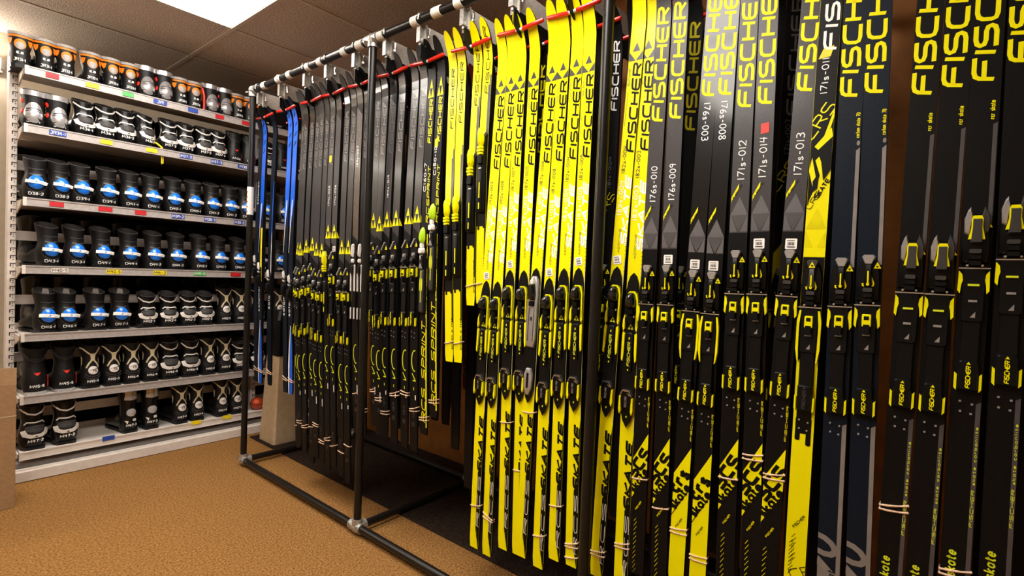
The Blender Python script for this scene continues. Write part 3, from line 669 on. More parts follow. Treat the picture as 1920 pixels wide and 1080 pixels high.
yel = [('yellow skate ski marked 192s, leftmost of the long yellow skis', 1.2196, -.0276, .150, 1.130, '192s-003', 'A', .018, [(.31, -.25)]),
       ('yellow skate ski marked 192s-008, second of the long yellow skis', 1.1673, -.0172, .145, 1.129, '192s-008', 'A', None, [(.29, .35, 2)]),
       ('yellow skate ski marked 187s-007, third long yellow ski, band high above its tail', 1.1136, .0027, .195, 1.171, '187s-007', 'A', .020, [(.645, -.15)]),
       ('yellow skate ski marked 187s-005, fourth long yellow ski, half covered by its neighbour', 1.0580, .0059, .195, 1.171, '187s-005', 'A', None, [(.49, -.15)]),
       ('yellow skate ski marked 187s-006 with the silver binding', 1.0030, -.0290, .200, 1.180, '187s-006', 'S', None, [(.70, -.1)]),
       ('yellow skate ski marked 187s-008 right beside the silver binding', .9483, -.0107, .190, 1.150, '187s-008', 'A', .018, [(.30, -.3)]),
       ('yellow skate ski marked 182s-004 second from the third post', .8938, -.0037, .240, 1.182, '182s-004', 'A', None, [(.42, -.2)]),
       ('yellow skate ski marked 182s-005 just left of the third post', .8397, .0090, .245, 1.185, '182s-005', 'A', .020, [(.32, -.35, 2), (.275, -.25)]),
       ('yellow skate ski marked 182s-004 just right of the third post', .7107, -.0348, .250, 1.192, '182s-004', 'A', .020, [(.33, -.25, 2)]),
       ('yellow skate ski marked 182s-003 touching the first grey ski', .6585, -.0062, .250, 1.175, '182s-003', 'A', None, [(.38, -.3, 2)])]
for i, (lab, Y, t, tl, zb, num, kt, st, bd) in enumerate(yel):
    ski_yellow(lab, Y, t, tl, zb, num, kt, st, bd, dx=(.006 if i in (3, 9) else 0))

GD = 'dark skate skis with yellow lettering in the right bay'
def ski_grey(lab, Y, tilt, tail, zb, num, kind='G', stick=False, red=False, band=None, fz=1.60, low='SCS'):
    top = {'G': 'grey_top', 'T': 'gloss_top'}[kind]
    s = Ski(lab, Y, tilt, tail, zb, top, 'side_black', GD)
    s.text('lettering', 'FISCHER', fz, .31, .0295, .0072, .0155, 'yellow_print' if kind == 'G' else 'yellow_print', .20)
    s.text('marker_number', num, zb+(.178 if kind == 'G' else .44), .098, .016, .0022, .0085 if kind == 'G' else -.008, 'marker_white', .05, 2, .07, down=(kind == 'T'))
    q, ln = text2d('CX SKATE', .006, .0011, 1.0, .25)
    a = math.radians(58)
    s.zpoly('yellow_tag', [[(-.0205, zb+.122), (-.0035, zb+.156), (-.0035, zb+.168), (-.0205, zb+.134)]], 'yellow_print', 1)
    s.zpoly('lettering', [[(-.0195+p[0]*.85*math.cos(a)-p[1]*math.sin(a)*.2, zb+.1245+p[0]*.85*math.sin(a)+p[1]*.9) for p in k] for k in q], 'print_black', 3)
    z0, z1, z2 = zb+.136, zb+.090, zb+.048; h = .0206
    s.zpoly('triangle_logo', [[(-h, z1), (h, z1), (0, z0)]], 'print_dgrey'); s.zpoly('triangle_logo', [[(-h, z2), (-.003, z2), (-h, z1)], [(.003, z2), (h, z2), (h, z1)]], 'print_dgrey')
    s.zpoly('triangle_mark', [[(-h, z1), (0, z2), (h, z1)]], 'print_mgrey')
    s.zpoly('lower_panel', [[(-.0216, tail+.0), (.0216, tail+.0), (.0216, zb+.045), (-.0216, zb+.045)]], 'black_top', 1)
    s.text('lettering', 'FISCHER', zb-.455, .085, .0040, .0009, .0205, 'yellow_print', .2, 2)
    # slanted yellow field
    rt, lt, lb, rb = zb-.473, zb-.553, zb-.667, zb-.585
    if kind == 'G': s.zpoly('yellow_field', [[(-.0216, lb), (.0216, rb), (.0216, rt), (-.0216, lt)]], 'yellow_print', 2)
    else:
        s.zpoly('yellow_field', [[(-.0216, tail+.001), (.0216, tail+.001), (.0216, rt), (-.0216, lt)]], 'yellow_print', 2)
        s.zpoly('black_line', [[(-.0216, lb-.004), (.0216, rb-.004), (.0216, rb), (-.0216, lb)]], 'print_black', 3)
    s.diag('lettering', low if kind == 'G' else 'crs', -.0150 if kind == 'G' else -.010, zb-.612 if kind == 'G' else zb-.605, 61, .0265 if kind == 'G' else .032, .0090, 'print_black', 1.0, .30, 3)
    s.diag('lettering', 'skate', -.0135, zb-.652, 61, .0205, .0060, 'print_black', 1.1, .26, 3)
    s.diag('lettering', 'FISCHER', -.006, zb-.700, 61, .0040, .0010, 'yellow_print' if kind == 'G' else 'print_black', 1.0, .3, 3)
    small_lines(s, zb-.735, zb-.90, 'print_dyellow' if kind == 'G' else 'print_black', -.012, 58, 13)
    s.kit('B' if kind == 'G' else 'C')
    if stick: s.sticker(zb+.016, -.001, 0)
    if red: s.zpoly('red_sticker', [[(-.0065, zb+.285), (.012, zb+.287), (.0115, zb+.312), (-.007, zb+.310)]], 'red_sticker', 2)
    for bz in (band or []): s.band(*bz)
    return s
ski_grey('grey topped skate ski marked 176s-010 beside the yellow skis', .6127, -.0022, .310, 1.197, '176s-010', band=[(.59, -.12)])
ski_grey('grey topped skate ski marked 176s-009', .5560, .0102, .310, 1.199, '176s-009', stick=True, band=[(.525, -.18)])
ski_grey('glossy black skate ski marked 176s-003 with an all yellow tail', .4840, -.0183, .330, 1.187, '176s-003', 'T', True, band=[(.485, -.2, 2)], fz=1.645)
ski_grey('glossy black skate ski marked 176s-008 with an all yellow tail', .4352, -.0073, .330, 1.184, '176s-008', 'T', True, band=[(.43, -.12, 2)], fz=1.640)
ski_grey('grey topped skate ski marked 171s-012', .3786, .0082, .355, 1.239, '171s-012', band=[(.66, -.08)])
ski_grey('grey topped skate ski marked 171s-014 with a red sticker', .3266, .0179, .355, 1.241, '171s-014', stick=True, red=True, band=[(.735, -.15, 2)])
ski_grey('grey topped skate ski marked 171s-013 left of the black and yellow ski', .2601, -.0209, .355, 1.240, '171s-013', stick=True, band=[(.70, -.2, 2)], fz=1.615)

def ski_w():
    s = Ski('black and bright yellow skate ski marked 171s-011 with white lettering', .2109, -.0071, .355, 1.217, 'yellow', 'side_black', GD)
    tl = s.tail; zb = 1.217
    s.zpoly('black_field', [[(-.0216, 1.345), (.0216, 1.475), (.0216, 2.02), (-.0216, 2.02)]], 'black_top', 1)
    s.text('lettering', 'FISCHER', 1.700, .31, .0240, .0058, .0160, 'print_white', .2, 2)
    s.zpoly('yellow_tag', [[(-.018, 1.682), (.006, 1.684), (.012, 1.708), (-.009, 1.704)]], 'tag_yellow', 2)
    s.text('marker_number', '171s-011', 1.600, .082, .0135, .0020, .004, 'marker_white', .05, 2, .07)
    s.diag('lettering', 'CRS', -.0205, 1.495, 58, .024, .0030, 'yellow_print', 1.0, .3, 2)
    s.zpoly('yellow_flash', [[(.0020, 1.495), (.0080, 1.487), (.0216, 1.545), (.0216, 1.565)], [(-.014, 1.480), (-.006, 1.472), (.0216, 1.500), (.0180, 1.520)], [(-.0216, 1.425), (-.017, 1.455), (-.004, 1.395), (-.0120, 1.385)], [(-.010, 1.448), (-.003, 1.456), (.012, 1.415), (.003, 1.405)]], 'yellow_print', 2)
    s.zpoly('black_flash', [[(-.012, 1.375), (-.003, 1.383), (-.001, 1.42), (-.013, 1.40)], [(.008, 1.40), (.0216, 1.425), (.0216, 1.475), (.0, 1.455)]], 'print_black', 3)
    s.diag('lettering', 'CRS', -.0145, 1.335, 60, .011, .0014, 'print_black', 1.1, .3, 2)
    s.diag('lettering', 'SKATE', -.001, 1.360, 60, .0085, .0024, 'print_black', .9, .3, 2)
    h = .0205
    s.zpoly('triangle_logo', [[(-h, 1.290), (h, 1.290), (0, 1.338)], [(-h, 1.248), (-.004, 1.248), (-h, 1.286)], [(.004, 1.248), (h, 1.248), (h, 1.286)]], 'print_dyellow', 1)
    s.zpoly('black_field', [[(-.0216, .985), (.0216, .985), (.0216, 1.225), (-.0216, 1.225)], [(-.0155, .812), (.0155, .812), (.0155, .985), (-.0155, .985)]], 'bind_black', 1)
    s.zpoly('yellow_window', [[(-.008, .93), (.008, .93), (.008, .985), (-.008, .985)]], 'yellow_print', 2)
    s.zpoly('black_field', [rrect(-.0165, -.006, .795, .85, .004), rrect(.006, .0165, .785, .85, .004)], 'bind_black', 1)
    s.diag('lettering', 'FISCHER', -.006, .585, 56, .0050, .0012, 'print_black', 1.0, .3, 2)
    small_lines(s, .56, .50, 'print_black', -.010, 56, 6); small_lines(s, .545, .47, 'print_black', -.014, 56, 9)
    s.diag('lettering', 'CRS', -.004, .462, 30, .020, .0020, 'print_black', 1.1, .3, 2)
    s.kit('W'); return s
ski_w()

def ski_navy(lab, Y, tilt, zb):
    tail = .25; s = Ski(lab, Y, tilt, tail, zb, 'navy_top', 'side_black', GD, hw=.0228)
    s.text('lettering', 'FISCHER', 1.585, .315, .0300, .0075, .0120, 'yellow_print', .20)
    s.text('fine_print', 'carbon skate 70', 1.490, .055, .0068, .0012, .0195, 'yellow_print', .1)
    s.zpoly('grey_stripe', [[(.0150, zb-.02), (.0222, zb-.02), (.0222, 1.468), (.0150, 1.462)]], 'stripe_grey')
    s.zpoly('grey_stripe', [[(.0140, tail+.05), (.0222, tail+.05), (.0222, zb-.37), (.0140, zb-.375)]], 'stripe_grey')
    s.decal('round_mark', [ellipse(.0186, 1.478-tail, .0032, .0055, 10)], 'stripe_grey', 1)
    s.diag('lettering', '70', -.014, .50, 66, .060, .0125, 'stripe_grey', .85, .12, 1)
    s.zpoly('grey_field', [[(-.0216, .42), (.0216, .42), (.0216, .50), (-.0216, .54)]], 'stripe_grey', 1)
    s.text('fine_print', 'skate', .478, .045, .014, .0022, .012, 'navy_top', .1, 2)
    s.kit('B'); return s
ski_navy('navy skate ski with a grey side stripe touching the black and yellow ski', .1536, .0089, 1.223)
ski_navy('navy skate ski with a grey side stripe beside the brown gap', .1035, .0180, 1.230)
def ski_rcr(lab, Y, tilt, zb, fz, band=None):
    tail = zb - 1.08; s = Ski(lab, Y, tilt, tail, zb, 'black_top', 'side_black', GD, hw=.0228)
    s.text('lettering', 'FISCHER', fz, .315, .0300, .0075, .0120, 'yellow_print', .20)
    s.text('fine_print', 'rcr skate', fz-.078, .036, .0070, .0014, .0160, 'yellow_print', .1)
    s.zpoly('grey_stripe', [[(.0150, zb-.02), (.0215, zb-.02), (.0215, fz-.085), (.0150, fz-.088)]], 'print_mgrey')
    s.zpoly('grey_stripe', [[(.0150, tail+.05), (.0222, tail+.05), (.0222, zb-.37), (.0150, zb-.375)]], 'print_mgrey')
    s.text('fine_print', 'FISCHER skate carbonlite', zb-.62, .20, .0042, .0009, .0205, 'lime_print', .1, 2)
    s.text('lettering', 'rcr', zb-.815, .075, .034, .0058, .008, 'lime_print', .12)
    s.text('lettering', 'skate', zb-.728, .052, .0150, .0030, -.001, 'lime_print', .12)
    s.kit('D')
    for bz in (band or []): s.band(*bz)
    return s
ski_rcr('black skate ski with yellow lettering right of the brown gap', .0326, -.0085, 1.261, 1.566, [(.70, -.25, 2)])
ski_rcr('black skate ski with yellow lettering, second right of the brown gap', -.0159, -.0069, 1.260, 1.572)
ski_rcr('black skate ski with yellow lettering, second from the right picture edge', -.0659, .0028, 1.314, 1.575, [(.60, -.2, 2)])
ski_rcr('black skate ski with yellow lettering at the right picture edge', -.1195, .0100, 1.332, 1.60, [(.575, -.25, 2)])

GC = 'black classic skis with yellow triangles in the left bays'
def ski_classic(lab, Y, tilt, tail, zb, top='char_top', num=None, numz=None, ltr='print_grey', dx=0.0, kitn='E', size='164', yd=False, fz=1.65, tri=True, stick=False, tipz=2.045, bow=.016):
    s = Ski(lab, Y, tilt, tail, zb, top, 'side_black', GC, x=XS+dx, tipz=tipz, bow=bow)
    s.text('lettering', 'FISCHER', fz, .235, .0190, .0040, .0120, ltr, .25)
    if tri: tri_logo(s, zb+.136, zb+.068, 'yellow_print', .0212); s.side_poly('triangle_side', [[(0, zb+.068), (1, zb+.068), (0, zb+.100)]], 'yellow_print')
    if num: s.text('marker_number', num, numz, .095, .011, .0022, .004, 'marker_white', .05, 2, .07)
    s.zpoly('upper_sheen', [[(-.0216, fz+.24), (.0216, fz+.20), (.0216, 1.95), (-.0216, 1.95)]], 'gloss_top', 1)
    s.zpoly('lower_panel', [[(-.0216, tail), (.0216, tail), (.0216, zb+.02), (-.0216, zb+.05)]], 'black_top', 1)
    c0 = zb - .49
    s.zpoly('arc_mark', ribbon([(p[0], p[1]) for p in arc(.006, c0, .0175, .042, 75, 285, 12)], .0046), 'lime_print', 2)
    s.zpoly('arrow_mark', ribbon([(-.008, c0-.052), (.013, c0-.082)], .0046) + ribbon([(.013, c0-.082), (-.004, c0-.081)], .0042), 'lime_print', 2)
    s.zpoly('dot_mark', [rect(.0005, .004, c0-.120, c0-.108)], 'lime_print', 2)
    s.zpoly('white_dot', [rect(.010, .0155, c0-.155-random.random()*.03, c0-.140)], 'print_white', 2)
    s.text('lettering', 'S '+size, tail+.10, .075, .013, .0022, .006, 'print_mgrey', .1, 2)
    if yd: s.zpoly('yellow_sticker', [rrect(-.012, .008, 1.660, 1.692, .003)], 'tag_yellow', 2)
    if stick: s.sticker(zb+.018, .006, 0)
    s.kit(kitn)
    s.band(tail + random.uniform(.10, .24), random.choice((-.3, -.15, .1)), random.choice((1, 2, 2)))
    return s
cl = [(2.5449, .0152, .20, 1.146, {}), (2.5100, .0122, .22, 1.140, {}), (2.4535, .0061, .20, 1.155, {}), (2.4003, .0184, .16, 1.165, {}), (2.3547, .0176, .20, 1.140, {}), (2.3088, .0220, .19, 1.135, {}),
      (2.2531, .0244, .17, 1.224, dict(top='grey_top', num='174c-025', numz=1.45, yd=True, kitn='J')), (2.2009, .0227, .19, 1.224, dict(top='grey_top', num='174c-026', numz=1.45, stick=True, ltr='print_char')),
      (2.1324, .0210, .17, 1.150, {}), (2.0797, .0203, .15, 1.150, {})]
off = [.008, 0, 0, .004, 0, .003, 0, 0, 0, 0]
for i, (Y, t, tl, zb, kw) in enumerate(cl):
    lab = NTH[i] + ' black classic ski right of the blue skis'
    if 'num' in kw: lab = 'charcoal classic ski marked ' + kw['num'] + (' with a yellow sticker' if 'yd' in kw else ' beside the one with the yellow sticker')
    ski_classic(lab, Y, t, tl, zb, dx=off[i], size='174', **kw)
ski_classic('brownish black classic ski marked 169c-007 with a white binding clip', 2.0230, .0314, .40, 1.255, 'brown_top', '169c-007', 1.615, 'print_dgrey', kitn='V', tri=False)
ski_classic('black classic ski with a white binding rail half hidden behind the second post', 1.9767, .0295, .40, 1.255, 'black_top', None, None, 'print_dgrey', kitn='V', tri=False, dx=.004)
dl = [(1.8950, .0280, .46, 1.266, {}), (1.8480, .0199, .43, 1.250, {}), (1.8000, .0066, .43, 1.266, dict(num='164c-019', numz=1.46, top='grey_top', ltr='print_dgrey')), (1.7382, .0117, .42, 1.270, {}), (1.6626, .0011, .42, 1.275, {}), (1.6060, .0061, .42, 1.280, {})]
for i, (Y, t, tl, zb, kw) in enumerate(dl):
    lab = NTH[i] + ' black classic ski right of the second post'
    if 'num' in kw: lab = 'charcoal classic ski marked 164c-019 right of the second post'
    ski_classic(lab, Y, t, tl, zb, dx=(.004 if i == 0 else 0), **kw)
def ski_sprint(lab, Y, tilt, tail, zb, num, sq):
    s = Ski(lab, Y, tilt, tail, zb, 'black_top', 'side_black', 'black and yellow sprint skis with lime levers', tipz=2.055, bow=.016)
    tri_logo(s, 1.915, 1.840, 'yellow_print', .017)
    s.text('lettering', 'FISCHER', 1.660, .17, .0170, .0042, .0130, 'yellow_print', .2)
    if sq: s.zpoly('yellow_square', [[(-.016, 1.635), (.002, 1.640), (.002, 1.675), (-.016, 1.670)]], 'yellow_print', 1)
    s.text('marker_number', num, 1.470 if not sq else 1.530, .11, .0125, .0026, -.003, 'marker_white', .05, 2, .07)
    s.text('lettering', 'RCSPRINT', 1.345, .22, .013, .0026, .0195, 'yellow_print', .35)
    s.zpoly('yellow_edge', [[(.0150, tail+.03), (.0212, tail+.03), (.0212, 1.30), (.0140, 1.30)]], 'yellow_print', 1)
    s.text('lettering', 'FISCHER', .93, .33, .0110, .0026, .0212, 'print_black', .3, 2)
    s.text('lettering', 'RCS SPRINT', tail+.05, .40, .0200, .0036, .0130, 'yellow_print', .35, 2)
    s.kit('L'); s.band(tail+.07, -.2, 2); return s
ski_sprint('black and yellow sprint ski marked C160-7 with a lime lever', 1.5539, .0136, .50, 1.315, 'C160-7', False)
ski_sprint('black and yellow sprint ski marked C150-10 with a lime lever and yellow square', 1.4990, .0142, .58, 1.405, 'C150-10', True)
def ski_junior(lab, Y, tilt, tail, zb, fz):
    s = Ski(lab, Y, tilt, tail, zb, 'yellow', 'side_black', 'short yellow junior skis', tipz=2.055, bow=.008)
    s.text('lettering', 'FISCHER', fz, .225, .0150, .0034, .0090, 'print_black', .25)
    s.zpoly('grey_steps', [[(.0090, zb-.04), (.0150, zb-.04), (.0150, zb+.16), (.0090, zb+.16)], [(.0150, zb-.04), (.0216, zb-.04), (.0216, zb+.195), (.0150, zb+.195)], [(.0080, zb+.16), (.0086, zb+.16), (.0086, zb+.22), (.0080, zb+.22)]], 'print_mgrey')
    s.zpoly('black_field', [[(-.0216, zb-.345), (.0216, zb-.345), (.0216, zb-.02), (-.0216, zb-.02)], rrect(-.018, -.008, zb-.358, zb-.34, .003), rrect(.008, .018, zb-.352, zb-.34, .003)], 'bind_black')
    s.zpoly('edge_pattern', [[(.0150, zb-.46), (.0216, zb-.46), (.0216, zb-.34), (.0150, zb-.34)]], 'print_black')
    s.text('lettering', 'crown outtabound'[:12], tail+.05, .11, .009, .0022, .0208, 'print_black', .1, 2)
    s.kit('J'); s.band(tail+.075, -.25); return s
for lab, Y, t, tl, zb, fz in (('short yellow junior ski, leftmost of four', 1.4230, .0300, .812, 1.425, 1.700), ('short yellow junior ski, second of four', 1.3760, .0297, .815, 1.435, 1.715),
                              ('shortest yellow junior ski, third of four', 1.3130, .004, 1.035, 1.600, 1.765), ('shortest yellow junior ski, fourth of four beside the long yellow skis', 1.2640, .004, 1.045, 1.670, 1.80)):
    ski_junior(lab, Y, t, tl, zb, fz)
GS = 'blue and black touring skis at the end post'
def ski_blue(lab, Y, tilt, kind, zb, tail=.47, dx=0.0, blue_tail=True):
    s = Ski(lab, Y, tilt, tail, zb, 'navy_top', 'side_black', GS, x=XS+dx)
    if kind == 0:
        s.text('lettering', 'salomon', 1.50, .13, .016, .003, .006, 'print_white', 0)
    elif kind == 3:
        s.zpoly('blue_edge', [[(.012, 1.30), (.0216, 1.30), (.0216, 1.62), (.016, 1.62)]], 'blue_top'); s.zpoly('white_flash', [[(.014, 1.12), (.0216, 1.10), (.0216, 1.32), (.019, 1.34)]], 'print_white', 2)
        s.text('lettering', 'salomon', .905, .15, .019, .0036, .006, 'print_white', 0)
    else:
        s.zpoly('blue_field', [[(-.0216, 1.36), (-.010, 1.36), (.0216, 1.50), (.0216, 1.985), (-.0216, 1.985)]], 'blue_top')
        s.zpoly('white_flash', [[(-.0216, 1.22), (-.019, 1.22), (.004, 1.50), (-.004, 1.50)]], 'print_white', 2)
        for k in range(4): s.zpoly('dark_slash', [[(-.010, 1.78+k*.05), (.012, 1.80+k*.05), (.012, 1.815+k*.05), (-.010, 1.790+k*.05)]], 'navy_top', 2)
        s.text('lettering', 'salomon', .885, .15, .019, .0036, -.002, 'print_white', 0)
    if blue_tail:
        s.zpoly('blue_field', [[(-.0216, tail), (.0216, tail), (.0216, .72), (.008, .83), (-.006, .70)]], 'blue_top', 1)
        s.zpoly('white_flash', [[(-.0216, tail), (-.014, tail), (-.004, .70), (.0085, .835), (.004, .835), (-.0140, .70), (-.0216, .62)]], 'print_white', 2)
    if kind == 2: s.zpoly('yellow_stripe', [[(.002, 1.02), (.0216, 1.06), (.0216, 1.36), (.004, 1.36)]], 'tag_yellow', 2)
    s.kit('Z'); s.band(tail+.08, .3, 2); return s
ski_blue('navy ski with white lettering just right of the end post', 3.035, .006, 0, 1.20, dx=.01, blue_tail=False)
ski_blue('blue tipped ski beside the end post with a yellow stripe', 2.962, .010, 2, 1.16)
ski_blue('blue and navy ski, second blue ski from the end post', 2.880, .006, 3, 1.12, dx=.015, blue_tail=False)
ski_blue('blue ski behind the first black ski, third blue ski', 2.673, .012, 1, 1.12, blue_tail=False)
ski_blue('blue ski touching the first black ski, fourth blue ski', 2.615, .012, 1, 1.10)

# second row of skis seen dark through the gaps
GB = 'dark skis hanging in the row behind'
XB = 1.505
def ski_back(lab, Y, tail, kind=0, x=XB):
    s = Ski(lab, Y, 0.004, tail, 1.2, 'black_top' if kind != 5 else 'darkred_top', 'side_black', GB, x=x)
    if kind == 1: s.text('lettering', 'FISCHER', 1.70, .22, .0200, .0050, .0130, 'print_white', .2); s.text('marker_number', '181c-004', 1.45, .10, .010, .0018, .004, 'print_grey', .05, 2, .05); s.diag('lettering', 'CRS', -.0200, 1.35, 58, .024, .0026, 'print_dyellow', 1, .3, 2)
    if kind == 2: s.text('lettering', 'FISCHER', 1.60, .31, .0270, .0065, .0150, 'print_dyellow', .2)
    if kind == 3:
        s.text('lettering', 'FISCHER', 1.60, .31, .0220, .0050, .0150, 'print_grey', .2); s.text('marker_number', '171s-007', 1.50, .09, .012, .0018, .004, 'print_grey', .05, 2, .07)
        s.diag('lettering', 'CRS', -.0205, 1.40, 58, .024, .0030, 'print_dyellow', 1, .3, 2); s.zpoly('yellow_flash', [[(-.0216, 1.24), (.0216, 1.30), (.0216, 1.16), (-.0216, 1.16)]], 'print_dyellow', 1)
    if kind == 5:
        s.text('lettering', 'dynamic', tail+.06, .22, .026, .006, .010, 'print_grey', .3); s.zpoly('white_edge', [[(.0140, tail), (.0216, tail), (.0216, tail+.5), (.0140, tail+.5)]], 'print_cream', 1)
    if kind: s.kit('B' if kind != 5 else 'Z')
    return s
ski_back('dark ski with white lettering right of the third post in the row behind', .822, .25, 1)
ski_back('dark ski with yellow lettering in the row behind, left of the glossy black skis', .566, .30, 2)
ski_back('dark ski with yellow lettering in the row behind, between the yellow groups', 1.120, .25, 2)
ski_back('dark ski marked 171s-007 in the row behind, with a yellow pattern', .303, .34, 3)
ski_back('dark red ski tail in the row behind, below the shorter yellow skis', 1.610, .555, 5, 1.60)
ski_back('dark red ski tail with pale edge in the row behind, right one', 1.535, .65, 5, 1.60)
backY = [2.50, 2.455, 2.40, 2.35, 2.29, 2.21, 2.16, 2.07, 1.96, 1.91, 1.86, 1.81, 1.74, 1.69, 1.64, 1.56, 1.50, 1.42, 1.37, 1.30, 1.24, 1.18, 1.065, 1.01, .955, .90, .76, .70, .62, .505, .45, .40, .35, .245, .19, .14, -.02, -.07, -.12, -.17]
for k, y in enumerate(backY):
    ski_back('plain black ski in the row behind the front skis', y, random.choice((.24, .28, .33, .38)) + (.18 if y > 1.42 else 0), 0, XB + random.uniform(0, .012))

# ------------------------------------------------------------------ shelving unit
SX0, SX1 = .444, 2.10; SY = 3.56; SB = 3.93
SZ = [2.100, 1.812, 1.444, 1.100, .752, .430, .142]
unit = thing('shelving_unit', 'white metal shelving unit with seven shelves full of ski boots', 'shelving', (SX0, SY, 0))
def up(mb, name, mats, parent=None, smooth=False):
    o = mb.obj(name, mats, parent or unit, smooth)
    if parent is None: o.location = (-SX0, -SY, 0)
    return o
for k, x in enumerate((.405, 1.66)):
    q = MB(); q.cbox(x, x+.034, 3.715, 3.79, .03, 2.26, .003); u_ = up(q, 'upright', 'shelf_white')
    q = MB(); q.box(x+.006, x+.028, 3.7145, 3.716, .05, 2.25); q.obj('slot_face', 'shelf_white', u_)
    q = MB(); n_ = 54
    for i in range(n_):
        z = .07 + i*.0403; q.box(x+.012, x+.033, 3.7130, 3.7146, z+.026, z+.030); q.box(x+.012, x+.016, 3.7130, 3.7146, z+.012, z+.026); q.box(x+.022, x+.026, 3.7130, 3.7146, z+.006, z+.010); q.box(x+.022, x+.026, 3.7130, 3.7146, z+.017, z+.021)
    q.obj('bracket_slot', 'shelf_slot', u_)
TAGS = {0: [(.546,'tag_red',''),(.709,'tag_yellow',''),(.868,'tag_green',''),(1.023,'tag_blue','JR'),(1.195,'tag_blue',''),(1.347,'tag_red',''),(1.515,'tag_red','')],
        1: [(.571,'tag_blue','JR34-1'),(.774,'tag_yellow',''),(.986,'tag_yellow',''),(1.164,'tag_blue','M37-2'),(1.336,'tag_blue','M37-3'),(1.499,'tag_blue','M38')],
        2: [(.571,'tag_red',''),(.775,'tag_red',''),(.938,'tag_red',''),(1.128,'tag_blue','M39-2'),(1.306,'tag_blue','M38-3'),(1.484,'tag_blue','M38-2')],
        3: [(.588,'tag_white','M40-5'),(.818,'tag_yellow','M40-5'),(1.04,'tag_yellow','M41-2'),(1.255,'tag_green','M41-4'),(1.469,'tag_red','')],
        4: [], 5: [], 6: [(.809,'tag_blue',''),(1.255,'tag_yellow',''),(1.439,'tag_yellow','')]}
for k, z in enumerate(SZ):
    bk_ = SB if k else 3.80
    q = MB(); q.box(SX0+.004, SX1, SY+.002, bk_-.02, z-.020, z-.010); q.box(SX0+.004, SX1, bk_-.03, bk_-.02, z-.010, z+(.022 if k else 0))
    sh = up(q, 'shelf', 'shelf_white')
    q = MB(); q.cbox(SX0, SX1, SY-.008, SY+.004, z-.042, z, .002); q.box(SX0, SX1, SY-.011, SY-.007, z-.006, z); q.box(SX0, SX1, SY-.011, SY-.007, z-.042, z-.037)
    lp = up(q, 'shelf_lip', 'shelf_lip' if k < 6 else 'shelf_white', sh)
    q = MB(); q.box(SX0-.002, SX0+.012, SY-.0125, SY-.006, z-.043, z+.001); q.obj('lip_end', 'shelf_white', lp)
    for xx in (SX0-.006, 1.655):
        q = MB(); pts = [(SY+.01, z-.012), (3.72, z-.012), (3.72, z-.075), (SY+.03, z-.038)]
        q.loft([[(xx, p[0], p[1]) for p in pts], [(xx+.006, p[0], p[1]) for p in pts]]); q.obj('shelf_bracket', 'shelf_white', sh)
    for (x, m, t) in TAGS[k]:
        wd = random.uniform(.024, .032) if not t else .034
        yy = SY-.0125; zc = z-.0215
        if k == 6: zc = z-.004
        q = MB(); q.box(x-wd, x+wd, yy, yy+.0015, zc-.012, zc+.012); tg = q.obj('shelf_tag', m, sh)
        if t:
            q = MB(); Q, ln = text2d(t, .015, .0030, 1.0, .3); sc_ = min(1.0, 1.75*wd/ln)
            for a in Q: q.add([(x-ln*sc_/2+p[0]*sc_, yy-.0004, zc-.0075+p[1]) for p in a], [tuple(range(len(a)))])
            q.obj('tag_text', 'print_white' if m in ('tag_blue', 'tag_red', 'tag_green') else 'print_char', tg)
for z in (1.63, 1.255, .91, .60, .285):
    q = MB(); q.box(.44, SX1, 3.795, 3.81, z-.025, z+.025); up(q, 'back_rail', 'shelf_white')
q = MB(); q.box(.398, SX1, 3.505, 3.530, 0.004, .052); q.box(.398, SX1, 3.530, 3.545, .052, .060); up(q, 'base_front', 'shelf_white')
q = MB(); q.box(.420, SX1, 3.530, 3.60, .036, .044); up(q, 'base_channel', 'shelf_slot')
q = MB(); q.box(.398, SX1, 3.60, 3.90, .060, .075); q.box(.398, SX1, 3.585, 3.60, .045, .075); up(q, 'base_deck', 'shelf_lip')
for x in (.398, 1.66, SX1-.03):
    q = MB(); q.box(x, x+.03, 3.53, 3.9, .004, .052); up(q, 'base_foot', 'shelf_white')

